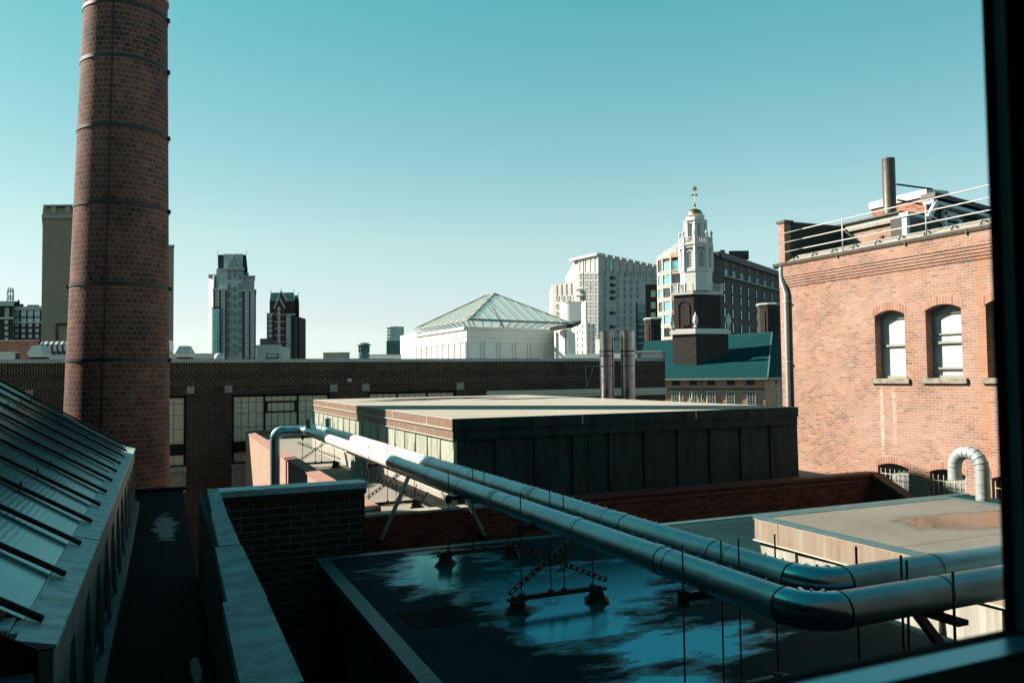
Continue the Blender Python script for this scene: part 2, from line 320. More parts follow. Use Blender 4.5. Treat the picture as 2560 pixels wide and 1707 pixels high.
M['pipe_sunlit'] = m_plain('sunlit_pale_jacket', (.62,.60,.56), (.54,.52,.48), 2.5, .45, 0, bmp=.1)  # paler copy of the jacket; sunlight on that stretch is put in its colour
M['elbow'] = m_plain('smooth_aluminium_elbow', (.30,.50,.56), (.24,.42,.47), 3, .22, 1.0, bmp=.25, bd=.006, rv=.05)  # aluminium tinted with the same teal shade cast
M['steel'] = m_plain('dull_ribbed_steel', (.30,.31,.31), (.20,.21,.21), 3, .28, 1.0, bmp=.1)
M['galv'] = m_plain('galvanised_duct', (.36,.41,.41), (.27,.31,.31), 6, .5, .35, bmp=.15)
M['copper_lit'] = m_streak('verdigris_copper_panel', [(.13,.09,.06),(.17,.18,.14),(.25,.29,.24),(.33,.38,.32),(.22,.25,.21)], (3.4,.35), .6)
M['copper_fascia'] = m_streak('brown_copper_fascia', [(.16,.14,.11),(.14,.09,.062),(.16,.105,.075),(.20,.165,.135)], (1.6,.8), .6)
M['copper_shaded'] = m_streak('shaded_copper_panel', [(.011,.017,.016),(.014,.032,.033),(.020,.056,.058),(.013,.021,.019)], (2.2,.3), .6, spec=.15)  # shaded copy of the penthouse copper for its sides away from the sun
M['copper_pale'] = m_streak('pale_streaked_copper', [(.16,.11,.08),(.20,.155,.115),(.22,.19,.145),(.31,.30,.25)], (3.5,.25), .65)
M['copper_green'] = m_streak('pale_green_copper', [(.22,.16,.115),(.24,.24,.205),(.30,.315,.275),(.36,.37,.33)], (4.5,.25), .65)
M['copper_old'] = m_streak('grimy_copper_cladding', [(.025,.030,.027),(.06,.07,.062),(.13,.18,.17),(.05,.046,.038),(.26,.35,.34)], (5,.45), .6)
M['seam'] = m_plain('light_drip_edge', (.50,.50,.42), (.36,.36,.30), 5, .6)
M['curb'] = m_streak('grey_curb_flashing', [(.20,.195,.175),(.27,.265,.24),(.33,.32,.295)], (2,1), .8)
M['roof_top'] = m_roof('pale_grey_membrane', (.33,.32,.28), (.28,.275,.24), (.07,.07,.065), [(10.5,31.0,3.0,1.1),(13,28.5,2.2,.7),(8.2,29.4,1.8,.5)], seam=(60, 2.9))
M['roof_wet'] = m_roof('dark_wet_membrane', (.013,.040,.044), (.007,.022,.025), (.005,.014,.017), [(4.1,11.6,1.0,1.5),(5.3,9.9,1.5,1.2),(4.6,8.6,.9,.9),(5.3,7.5,1.0,.6),(6.3,10.6,.9,.7),(4.3,6.6,.7,.4)], seam=(60, 1.42), ripple=.16, spt=(.04,.72,.95), wn_=2.7, wsc=1.7, wr=.07, met=.7, wetc=(.085,.34,.385), soft=.55)  # membrane and water colours hold the teal of shade and reflected sky
M['roof_shed'] = m_roof('warm_grey_membrane', (.175,.178,.158), (.135,.136,.12), (.05,.045,.035), [(10.35,7.9,1.0,.55),(11.1,7.9,.8,.35)], seam=(40, 2.35), ripple=.02)
M['roof_mid'] = m_roof('sanded_membrane', (.26,.25,.215), (.20,.19,.17), (.10,.10,.09), [(4.9,22,.5,.8)], ripple=.05)
M['tar'] = m_roof('black_tar_walk', (.011,.015,.016), (.005,.007,.008), (.004,.005,.006), [(.05,19,.22,1.6),(.35,9.5,.05,.6)], seam=(.55, 3.1), ripple=.8, wr=.5, spt=(.3,.8,.9), wn_=2.6, wsc=2.6)
M['flash'] = m_plain('edge_flashing', (.045,.11,.12), (.03,.07,.075), 5, .55)  # teal base colour holds the tint of the shade
M['lead'] = m_streak('verdigris_lead_capping', [(.11,.16,.155),(.24,.36,.36),(.38,.56,.56),(.18,.25,.245)], (1.5,3), .5, .1)
def m_skyglass():
    m, nt, b = new_mat('wired_glass'); uv = uvmap(nt)
    wv = N(nt, 'TexWave', wave_type='BANDS', bands_direction='Y'); wv.inputs['Scale'].default_value = 5.0; wv.inputs['Distortion'].default_value = 2.2; wv.inputs['Detail'].default_value = 2; wv.inputs['Detail Scale'].default_value = 1.5
    nt.links.new(uv, wv.inputs['Vector']); n = noise(nt, uv, 1.1, 5)
    nt.links.new(ramp(nt, n, [(.3, (.035,.085,.09)), (.7, (.14,.27,.28))]), b.inputs['Base Color'])
    b.inputs['Roughness'].default_value = .2; b.inputs['Specular IOR Level'].default_value = .6; b.inputs['IOR'].default_value = 1.5; b.inputs['Metallic'].default_value = .55; b.inputs['Specular Tint'].default_value = (.4,.85,.9,1)
    s = N(nt, 'Math', operation='MULTIPLY_ADD', n1=.5); nt.links.new(n, s.inputs[0]); nt.links.new(wv.outputs[1], s.inputs[2]); bump(nt, b, s.outputs[0], .16, .004); return m
M['skyglass'] = m_skyglass()
M['bar'] = m_plain('dark_glazing_bar', (.014,.017,.016), (.008,.010,.010), 5, .8, spec=.15)
M['glass'] = m_plain('dark_window_glass', (.03,.05,.05), (.02,.03,.03), .8, .08, 0, bmp=.06, bd=.01, spec=1.0)
M['glass_dim'] = m_plain('dim_teal_glass', (.07,.16,.165), (.03,.08,.085), .35, .15, .5, bmp=0)
M['glass_bright'] = m_plain('bright_teal_glass', (.34,.78,.82), (.18,.50,.54), .35, .2, .7, bmp=.05, bd=.02)
M['glass_teal'] = m_plain('sky_reflecting_glass', (.13,.27,.28), (.05,.12,.125), .35, .12, .7, bmp=.08, bd=.02)
M['glass_pale'] = m_plain('pale_curtained_glass', (.40,.50,.50), (.24,.34,.34), .5, .25, .2, bmp=0)
M['blind'] = m_streak('white_roller_blind', [(.33,.38,.37),(.42,.46,.45),(.48,.52,.50)], (.9,.35), .7)
M['blind_grey'] = m_plain('grey_shutter', (.20,.22,.20), (.15,.17,.155), 4, .6, sx=3, sy=.4)
M['frosted'] = m_plain('mottled_wired_pane', (.62,.53,.38), (.44,.38,.28), 6, .6, bmp=.1)
M['sash'] = m_plain('grey_green_sash', (.22,.26,.23), (.15,.18,.16), 6, .6)
M['white'] = m_plain('white_painted_wood', (.50,.51,.49), (.43,.44,.43), 3, .55)
M['ivory'] = m_plain('ivory_render', (.74,.70,.63), (.68,.64,.57), .3, .7, bmp=0)
M['museum'] = m_plain('pale_museum_panel', (.80,.78,.74), (.75,.73,.69), .4, .5, bmp=0)
M['concrete'] = m_plain('pale_precast_concrete', (.37,.37,.355), (.32,.32,.31), .15, .8, bmp=0)
M['limestone'] = m_plain('light_limestone', (.36,.41,.40), (.29,.335,.325), .2, .8, bmp=0)
M['terracotta'] = m_plain('pink_brown_cladding', (.40,.22,.17), (.32,.17,.135), .3, .75, bmp=0)
M['terr_lit'] = m_plain('salmon_stone_band', (.62,.42,.34), (.55,.36,.29), .4, .75, bmp=0)
M['greenroof'] = m_streak('dark_teal_roof', [(.004,.030,.033),(.006,.042,.046),(.010,.055,.058)], (6, 3), .95, spec=.04)  # dark teal stands in for the shade over the hall's roof
M['teal_metal'] = m_plain('teal_copper_roof', (.05,.16,.15), (.035,.11,.105), .6, .6, bmp=0)
M['teal_glass'] = m_plain('blue_green_curtain_wall', (.14,.30,.32), (.09,.22,.24), .3, .15, .6, bmp=0)
M['gold'] = m_plain('gilded_dome', (.55,.33,.13), (.36,.20,.07), 1.5, .35, 1.0, bmp=.05)
M['gutter'] = m_plain('brown_metal_gutter', (.075,.062,.05), (.04,.035,.03), 5, .5, .2)
M['slate'] = m_plain('grey_slate_strip', (.26,.25,.22), (.19,.185,.165), 2, .7, sx=2)
M['darkroof'] = m_plain('dark_teal_felt', (.022,.040,.040), (.015,.028,.028), 2, .8)
M['black'] = m_plain('charcoal_cladding', (.022,.024,.024), (.015,.016,.016), 1, .6, bmp=0)
M['railing'] = m_plain('white_painted_rail', (.50,.49,.46), (.42,.41,.38), 6, .4)
M['rubber'] = m_plain('black_rubber_block', (.02,.02,.02), (.012,.012,.012), 8, .75)
M['grey_board'] = m_plain('grey_painted_board', (.30,.34,.33), (.24,.28,.27), 3, .7)
M['blue_trim'] = m_plain('pale_blue_trim', (.50,.60,.62), (.42,.52,.54), 3, .6)
M['tile_cap'] = m_plain('terracotta_cap_tile', (.26,.14,.105), (.19,.10,.075), 3, .8, sx=1, sy=1)
M['cap_dark'] = m_plain('maroon_cap', (.11,.055,.045), (.06,.035,.03), 4, .7)
M['graf'] = m_plain('scratched_pale_line', (.04,.085,.08), (.025,.05,.05), 9, .6, bmp=0)
M['grass_dry'] = m_plain('dry_reed', (.62,.52,.40), (.45,.36,.27), 5, .9, bmp=0)
M['asphalt'] = m_plain('street_asphalt', (.055,.055,.055), (.04,.04,.04), .3, .9)
M['frame_dark'] = m_plain('dark_window_frame', (.007,.008,.008), (.005,.006,.006), 10, .9, spec=.05, bmp=0)
M['frame_mid'] = m_plain('grey_inner_frame', (.34,.40,.41), (.28,.34,.35), 10, .55)
M['frame_sill'] = m_plain('glossy_outer_sill', (.06,.42,.50), (.05,.36,.43), 4, .3, .6, bmp=.05)  # teal of the reflected sky is put into the sill's colour
M['room'] = m_plain('dim_room_wall', (.10,.10,.10), (.08,.08,.08), 1, .9, bmp=0)
m, nt_, b_ = new_mat('clear_pane'); m.node_tree.nodes.clear()
_o = m.node_tree.nodes.new('ShaderNodeOutputMaterial'); _t = m.node_tree.nodes.new('ShaderNodeBsdfTransparent'); _t.inputs[0].default_value = (1,1,1,1)
m.node_tree.links.new(_t.outputs[0], _o.inputs[0]); M['clear'] = m
def m_hipglass():
    m, nt, b = new_mat('pale_greenhouse_glass')
    nt.nodes.remove(b); out = [n for n in nt.nodes][0]
    t = nt.nodes.new('ShaderNodeBsdfTransparent'); t.inputs[0].default_value = (.80,.90,.88,1)
    g = nt.nodes.new('ShaderNodeBsdfGlossy'); g.inputs[0].default_value = (.9,.95,.95,1); g.inputs['Roughness'].default_value = .2
    d = nt.nodes.new('ShaderNodeBsdfDiffuse'); d.inputs[0].default_value = (.65,.72,.68,1)
    a = nt.nodes.new('ShaderNodeMixShader'); a.inputs[0].default_value = .35; nt.links.new(t.outputs[0], a.inputs[1]); nt.links.new(d.outputs[0], a.inputs[2])
    c = nt.nodes.new('ShaderNodeMixShader'); c.inputs[0].default_value = .18; nt.links.new(a.outputs[0], c.inputs[1]); nt.links.new(g.outputs[0], c.inputs[2])
    nt.links.new(c.outputs[0], out.inputs[0]); return m
M['hipglass'] = m_hipglass()
#%%PART2
# ================================================================== SETTING
g = MB(); g.poly([(-3000,-3000,-20),(3000,-3000,-20),(3000,3000,-20),(-3000,3000,-20)]); struct(g.build('ground', M['asphalt']))

# our own building: brick mass with our room (opening in its front), unseen side wing added
YF = 0.45
own = thing('loft_building', 'dark brick loft building whose window we look out of, with an unseen wing added for shade', 'building', (0, -3, -20))
m = MB()
wx0, wx1, wz0, wz1 = -1.35, .66, -.215, 1.5
for a in ((-5,wx0,-20,6),(wx1,24,-20,6),(wx0,wx1,-20,wz0),(wx0,wx1,wz1,6)): m.box(a[0],a[1],YF-.28,YF,a[2],a[3])
m.box(-16,-5.0,-12,23.6,-20,8.2); m.box(-16,-5.0,23.6,29.8,-20,1.7)  # unseen wing and low extension, sized to shade the foreground and walkway
m.box(-5,24,-12,-11.7,-20,6); m.box(-5,24,-11.7,YF-.28,5.7,6)
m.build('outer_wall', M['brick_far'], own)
m = MB(); m.box(-4.9,-4.8,-5,YF-.3,-1.3,1.9); m.box(4.8,4.9,-5,YF-.3,-1.3,1.9); m.box(-4.9,4.9,-5.1,-5,-1.3,1.9); m.box(-4.9,4.9,-5,YF-.3,-1.4,-1.3); m.box(-4.9,4.9,-5,YF-.3,1.9,2.0)
m.build('room_wall', M['room'], own)

win = thing('picture_window', 'out-of-focus dark window frame with a shiny sill, right beside the camera', 'window', (0, YF, -.3))
# right jamb: black outer strip, lighter groove, black inner strip
m = MB(); m.box(.639,.66,.4427,.45,-.33,1.5); m.build('jamb', M['frame_dark'], win)
m = MB(); m.box(.6405,.66,.431,.4426,-.33,1.5); m.build('jamb_groove', M['frame_mid'], win)
m = MB(); m.box(.6405,.80,.40,.4309,-.33,1.5); m.build('jamb_trim', M['frame_dark'], win)
m = MB(); m.box(-1.35,.639,.4309,.442,-.245,-.2125); m.build('bottom_rail', M['frame_dark'], win)
m = MB(); m.box(-1.35,.6405,.406,.4308,-.245,-.2127); m.build('sill', M['frame_sill'], win)
m = MB(); m.box(-1.35,.64,.30,.4059,-.30,-.2135); m.build('inner_trim', M['frame_dark'], win)
m = MB(); m.box(-1.35,.64,YF-.004,YF-.001,-.2125,1.5); m.build('pane', M['clear'], win)

# ------------------------------------------------------------------ walkway + neighbouring roofs (ground-like surfaces)
m = MB(); m.box(-.75,.52,.46,25.1,-3.5,-3.2); m.box(-.75,.66,24.9,25.1,-3.2,-3.12); struct(m.build('walkway_roof', M['tar']), 'black tarred walkway roof with damp patches')
m = MB(); m.box(3.95,17.9,16.0,43.9,-3.3,-3.0); struct(m.build('upper_roof', M['roof_mid']), 'pale sanded roof below the copper penthouse')

# ------------------------------------------------------------------ chimney
CXm, CYm = -1.36, 29.4
def chim_r(z): return 1.55 - z*(1.55-1.28)/12.5
ch = thing('brick_chimney', 'tall round tapering brick chimney with black iron bands', 'chimney', (CXm, CYm, -20))
m = MB(); zs = [-20,-8,-4,-2,0,2,4,6,8,10,12,12.75]; m.lathe([(chim_r(z), z) for z in zs], CXm, CYm, 72, 0, True); m.build('shaft', M['chimney'], ch)
m = MB(); m.lathe([(1.28,12.75),(1.32,12.76),(1.32,12.84),(1.1,12.85),(1.05,11)], CXm, CYm, 48, 0, False, 0, False); m.build('rim', M['stone'], ch)
front = Vector((0,0,0)) + Vector((CXm, CYm, 0)).normalized()*(sqrt(CXm**2+CYm**2)-1.45)
for (px, py) in ((330,140),(310,312),(300,505),(295,708),(292,899),(318,2)):
    r = ray(px, py); z = r.z*(front.length/Vector((r.x, r.y)).length)
    R = chim_r(z); m = MB(); m.lathe([(R-.01,z-.055),(R+.022,z-.055),(R+.022,z+.055),(R-.01,z+.055)], CXm, CYm, 72)
    b = m.build('iron_band', M['iron'], ch)
    for ang in ((-5, 176) if 600 < py < 800 else (-12, )):
        a = radians(ang); m = MB(); c = Vector((CXm+cos(a)*(R+.05), CYm+sin(a)*(R+.05), z)); t = Vector((-sin(a), cos(a), 0))
        for s in (-.05, .05): m.bar(c+t*s-Vector((cos(a)*.06, sin(a)*.06, 0)), c+t*s+Vector((cos(a)*.04, sin(a)*.04, 0)), .025, .13)
        m.tube([c-t*.10, c+t*.10], .02, 8); m.build('clamp', M['iron'], b)
m = MB(); a = radians(-104); m.tube([(CXm+cos(a)*(chim_r(z)+.02), CYm+sin(a)*(chim_r(z)+.02), z) for z in (-9,-2,2,6,9,12.3)], .02, 6); m.build('lightning_cable', M['iron'], ch)

for o in [ch]+[c_ for c_ in COL.objects if c_.parent == ch or (c_.parent and c_.parent.parent == ch)]:      # the old stack leans a little
    if o.type == 'MESH':
        for v_ in o.data.vertices: v_.co += Vector((.011*v_.co.z + .0, -.006*v_.co.z, 0))

# ------------------------------------------------------------------ skylight shed on the left
sk = thing('skylight_shed', 'copper-clad rooftop shed with a long sloping wired-glass skylight', 'skylight', (-2.5, 13.7, -3.2))
SL = .62; sx, sz, X2 = -.86, -1.62, -4.95
def roofz(x): return sz + (sx-x)*SL
Y0, Y1 = 5.95, 21.75
bars_y = [21.55,20.2,18.82,17.3,15.87,14.5,13.1,11.79,10.47,9.12,7.75,6.38]
for i in range(len(bars_y)-1):
    ya, yb = bars_y[i+1], bars_y[i]; m = MB(); k = 14
    jit = random.uniform(-.006, .006)
    m.poly([(sx,ya,sz+jit),(sx,yb,sz-jit),(X2,yb,roofz(X2)-jit),(X2,ya,roofz(X2)+jit)], 0, [(ya,0),(yb,0),(yb,4.8),(ya,4.8)]); m.build('glass_pane', M['skyglass'], sk)
for y in bars_y:
    m = MB(); e = Vector((-.725, y, sz-.045)); t = Vector((X2, y, roofz(X2)+.03))
    e = e+Vector((-.02,0,-.012)); t = t+Vector((0,0,-.03)); m.bar(e+Vector((0,0,.035)), t, .07, .03, side=(0,1,0)); m.bar(e+Vector((0,0,.055)), t+Vector((0,0,.02)), .02, .02, 1, side=(0,1,0))
    for q in (.17, .45, .75):
        c = e.lerp(t, q); m.box(c.x-.012,c.x+.012,y-.065,y+.065,c.z+.01,c.z+.05); m.box(c.x-.009,c.x+.009,y-.009,y+.009,c.z+.04,c.z+.10)
    m.build('glazing_bar', [M['bar'], M['flash']], sk)
m = MB(); m.box(-.98,-.905,Y0+.1,Y1,-1.72,-1.60); m.box(-.895,-.85,Y0+.1,Y1,-1.72,-1.625); m.build('gutter_rail', M['lead'], sk)
y = Y0
while y < Y1-.1:
    w = min(1.9+random.uniform(-.5,.4), Y1-y); dz = random.uniform(-.006,.006)
    m = MB(); m.poly([(-.85,y,-1.64+dz),(-.62,y,-1.70+dz),(-.62,y+w-.015,-1.70+dz),(-.85,y+w-.015,-1.64+dz)]); m.poly([(-.62,y,-1.70+dz),(-.62,y,-1.735),(-.62,y+w-.015,-1.735),(-.62,y+w-.015,-1.70+dz)])
    m.poly([(-.85,y,-1.64+dz),(-.85,y,-1.72),(-.62,y,-1.72),(-.62,y,-1.70+dz)])
    m.build('coping_strip', M['lead'], sk); y += w
m = MB(); m.box(-.80,-.635,Y0,Y1,-2.02,-1.735); m.build('fascia', M['copper_old'], sk)
m = MB(); y = Y0; 
while y < Y1-.05:
    w = min(1.36, Y1-y); m.poly([(-.67,y,-3.2),(-.67,y+w,-3.2),(-.655,y+w,-2.0),(-.655,y,-2.0)]); m.bar((-.655,y,-2.0),(-.60,y,-3.1),.05,.05); 
    m.poly([(-.655,y+.02,-2.0),(-.60,y+.02,-2.95),(-.66,y+.16,-2.98),(-.66,y+.10,-2.0)]); y += w
m.build('side_panel', M['copper_old'], sk)
m = MB(); m.box(-.75,-.52,Y0,Y1+.1,-3.2,-3.02); m.build('foot_flashing', M['flash'], sk)
m = MB(); m.poly([(-.72,Y0,-3.2),(-.72,Y0,-1.72),(X2,Y0,roofz(X2)-.05),(X2,Y0,-3.2)]); m.build('end_wall', M['black'], sk)
m = MB(); m.poly([(-.72,Y1,-3.2),(X2,Y1,-3.2),(X2,Y1,roofz(X2)-.05),(-.72,Y1,-1.72)]); m.build('end_wall', M['black'], sk)
m = MB(); m.box(-2.4,-.74,5.35,5.95,-2.0,-1.86); m.box(-2.4,-.80,5.45,5.95,-3.2,-2.0); m.build('end_step', M['flash'], sk)

# ------------------------------------------------------------------ L-shaped dark brick wall with stone coping
dw = thing('dark_brick_wall', 'L-shaped sooty brick wall with a pale stone coping between walkway and light well', 'wall', (.7, 8, -10))
zt = -1.86
m = MB(); m.box(.84,3.27,14.02,14.34,-16,zt-.11); m.box(.55,.80,.46,14.34,-16,zt-.11); m.build('wall', M['brick_wall'], dw)
def cxl(y): return .385 + (y-5)*(.675-.385)/9.1
ys = [.5,2.6,5.05,7.1,9.45,11.9,14.42]
for i in range(6):
    y0, y1 = ys[i], ys[i+1]-.014; m = MB(); dz = (.004,-.006,.007,-.003,.005,0)[i]
    q = [(cxl(y0)+.05,y0),(.80+.02*(i%2),y0),(.80+.004*i,y1),(cxl(y1)+.01,y1)]
    if i == 5: q = [(cxl(y0)+.03,y0),(.825,y0),(.855,13.98),(.855,y1),(cxl(y1),y1)]
    m.prism(q, zt-.11, zt+dz); m.build('coping_stone', M['coping'], dw)
m = MB(); m.box(.86,3.30,13.93,14.42,zt-.10,zt); m.build('coping_cap', M['lead'], dw)
m = MB(); m.box(.9,3.285,13.95,14.40,zt-.19,zt-.10); m.build('drip_board', M['black'], dw)

# ------------------------------------------------------------------ copper penthouse
pX0,pX1,pY0,pY1 = 5.72,15.4,16.33,33.7
ph = thing('copper_penthouse', 'long flat-roofed penthouse clad in green and brown copper panels', 'rooftop building', (10.5, 25, -3))
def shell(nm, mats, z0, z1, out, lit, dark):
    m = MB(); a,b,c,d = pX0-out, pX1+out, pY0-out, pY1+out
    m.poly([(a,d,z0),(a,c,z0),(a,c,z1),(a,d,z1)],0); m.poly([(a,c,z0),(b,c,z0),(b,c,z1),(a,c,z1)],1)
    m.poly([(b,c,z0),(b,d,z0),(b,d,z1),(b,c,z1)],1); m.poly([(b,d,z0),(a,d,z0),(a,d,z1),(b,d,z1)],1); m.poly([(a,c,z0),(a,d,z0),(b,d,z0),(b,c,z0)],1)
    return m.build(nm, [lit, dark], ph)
shell('fascia', 0, -1.155, -.947, .0, M['copper_fascia'], M['copper_shaded'])
shell('lower_fascia', 0, -1.385, -1.175, -.02, M['copper_fascia'], M['copper_shaded'])
m = MB()
for z0,z1,o in ((-1.176,-1.154,.02),(-1.40,-1.384,.0),(-.950,-.940,.012)):
    a,b,c,d = pX0-o,pX1+o,pY0-o,pY1+o
    m.box(a,a+.04,c,d,z0,z1,0); m.box(a+.04,b,c,c+.04,z0,z1,1)
m.build('drip_edge', [M['seam'], M['copper_shaded']], ph)
for x in ():pass
# joints of the fascia boards
m = MB()
for y in (18.1,21.2,24.4,27.5,30.6): m.box(pX0-.006,pX0,y,y+.035,-1.155,-.95,0)
for x in (8.9,12.1): m.box(x,x+.03,pY0-.006,pY0,-1.155,-.95,0)
m.build('joint_strip', M['seam'], ph)
n = 18; w = (pY1-pY0)/n
for i in range(n):     # left side: each panel tilts so its near edge stands proud
    y0 = pY0+.05+i*w; y1 = y0+w-.02; m = MB()
    m.poly([(pX0+.07,y1,-2.56),(pX0+.02,y0,-2.56),(pX0+.055,y0,-1.40),(pX0+.07,y1,-1.40)])
    m.poly([(pX0+.02,y0,-2.56),(pX0+.12,y0,-2.56),(pX0+.12,y0,-1.40),(pX0+.055,y0,-1.40)])
    m.build('copper_panel', M['copper_lit'], ph)
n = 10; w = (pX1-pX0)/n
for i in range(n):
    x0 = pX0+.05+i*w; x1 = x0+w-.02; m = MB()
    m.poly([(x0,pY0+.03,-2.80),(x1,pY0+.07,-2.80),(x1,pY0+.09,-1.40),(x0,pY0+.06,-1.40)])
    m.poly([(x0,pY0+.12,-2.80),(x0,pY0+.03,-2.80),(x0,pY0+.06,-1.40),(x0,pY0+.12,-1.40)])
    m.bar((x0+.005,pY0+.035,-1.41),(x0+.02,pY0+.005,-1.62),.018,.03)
    m.build('copper_panel', M['copper_shaded'], ph)
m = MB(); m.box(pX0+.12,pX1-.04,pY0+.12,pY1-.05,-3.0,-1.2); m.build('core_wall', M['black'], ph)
m = MB(); m.box(pX0-.04,pX0+.10,pY0-.02,pY1,-3.0,-2.60); m.box(pX0+.10,pX1,pY0-.02,pY0+.10,-3.0,-2.80); m.box(pX0-.055,pX0+.10,pY0-.02,pY1,-2.60,-2.575,1); m.build('curb', [M['curb'], M['seam']], ph)
m = MB(); m.box(pX0+.012,pX1-.012,pY0+.012,pY1-.012,-1.1,-.938); m.build('roof', M['roof_top'], ph)
def px_front(x, y): return onY(pY0-.0, 1420+x*.09565, 1060+y*.09565)
m = MB()
for ln in ([(765,370),(920,345),(940,430),(960,530),(990,640),(985,675),(890,690),(855,650),(800,550),(760,505),(700,472),(650,470),(600,490),(562,560),(575,620),(620,685),(680,722),(740,745),(850,762),(930,805),(975,870),(995,950),(1000,1060)],
           [(768,375),(800,450),(850,540),(908,632)], [(800,450),(760,420),(700,395),(620,385),(550,405),(490,460),(468,530),(478,640),(520,730),(570,780),(620,802),(760,800),(850,830),(915,880),(930,935),(880,1010),(780,1045),(700,1035),(650,995),(635,960),(655,910),(705,882)],
           [(625,880),(570,920),(542,980),(538,1080),(570,1140),(630,1185),(700,1208),(755,1210)]):
    pts = [px_front(*p) for p in ln]; m.tube([(p.x, pY0+.012, p.z) for p in pts], .010, 4, smooth=False)
m.build('scratched_letter', M['graf'], ph, 'outlined letter S scratched on the dark panel')

# ------------------------------------------------------------------ maroon brick parapet in front of the penthouse
fp = thing('front_parapet', 'dark maroon brick parapet with a sloping right end, below the copper penthouse', 'wall', (10, 15.9, -12))
m = MB(); pz = -2.80
m.box(2.72,17.58,15.80,16.06,-16,pz)
m.poly([(17.40,15.80,-16),(17.40,14.2,-16),(17.40,14.2,-3.52),(17.40,15.80,pz)]); m.poly([(17.40,14.2,-16),(17.62,14.2,-16),(17.62,14.2,-3.52),(17.40,14.2,-3.52)])
m.poly([(17.40,15.8,pz),(17.40,14.2,-3.52),(17.62,14.2,-3.52),(17.62,15.8,pz)])
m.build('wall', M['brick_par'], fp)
m = MB(); m.box(6.9,17.6,15.72,16.12,pz,pz+.075); m.bar((17.48,15.80,pz+.04),(17.48,14.15,-3.52+.02),.34,.09); m.build('cap', M['cap_dark'], fp)
m = MB(); m.box(6.9,17.42,15.76,15.80,pz-.14,pz-.08); m.bar((17.39,15.76,pz-.11),(17.39,14.2,-3.66),.03,.06); m.build('string_course', M['cap_dark'], fp)
m = MB(); m.box(2.72,6.9,15.77,16.1,pz,pz+.05); m.build('edge_flashing', M['curb'], fp)

# ------------------------------------------------------------------ sunlit pink parapet with tile cap
pp = thing('pink_parapet', 'sunlit pink brick parapet with red tile cap left of the pipes', 'wall', (3.9, 30, -12))
m = MB(); m.box(3.80,4.02,16.1,42.0,-16,-2.76); m.box(4.02,6.2,41.7,42.0,-16,-2.76); m.build('wall', M['brick_pink'], pp)
y = 16.1
while y < 41.9:
    m = MB(); w = 1.55; e = min(y+w-.012, 42.05); m.poly([(3.76,y,-2.72),(4.09,y,-2.66),(4.09,e,-2.66),(3.76,e,-2.72)]); m.poly([(3.76,y,-2.765),(3.76,y,-2.72),(3.76,e,-2.72),(3.76,e,-2.765)]); m.poly([(3.76,y,-2.765),(4.09,y,-2.765),(4.09,y,-2.66),(3.76,y,-2.72)]); m.poly([(4.09,y,-2.765),(4.09,e,-2.765),(4.09,e,-2.66),(4.09,y,-2.66)])
    m.build('cap_tile', M['tile_cap'], pp); y += w
m = MB(); m.box(4.1,5.6,41.6,42.05,-2.76,-2.66); m.build('end_cap', M['tile_cap'], pp)

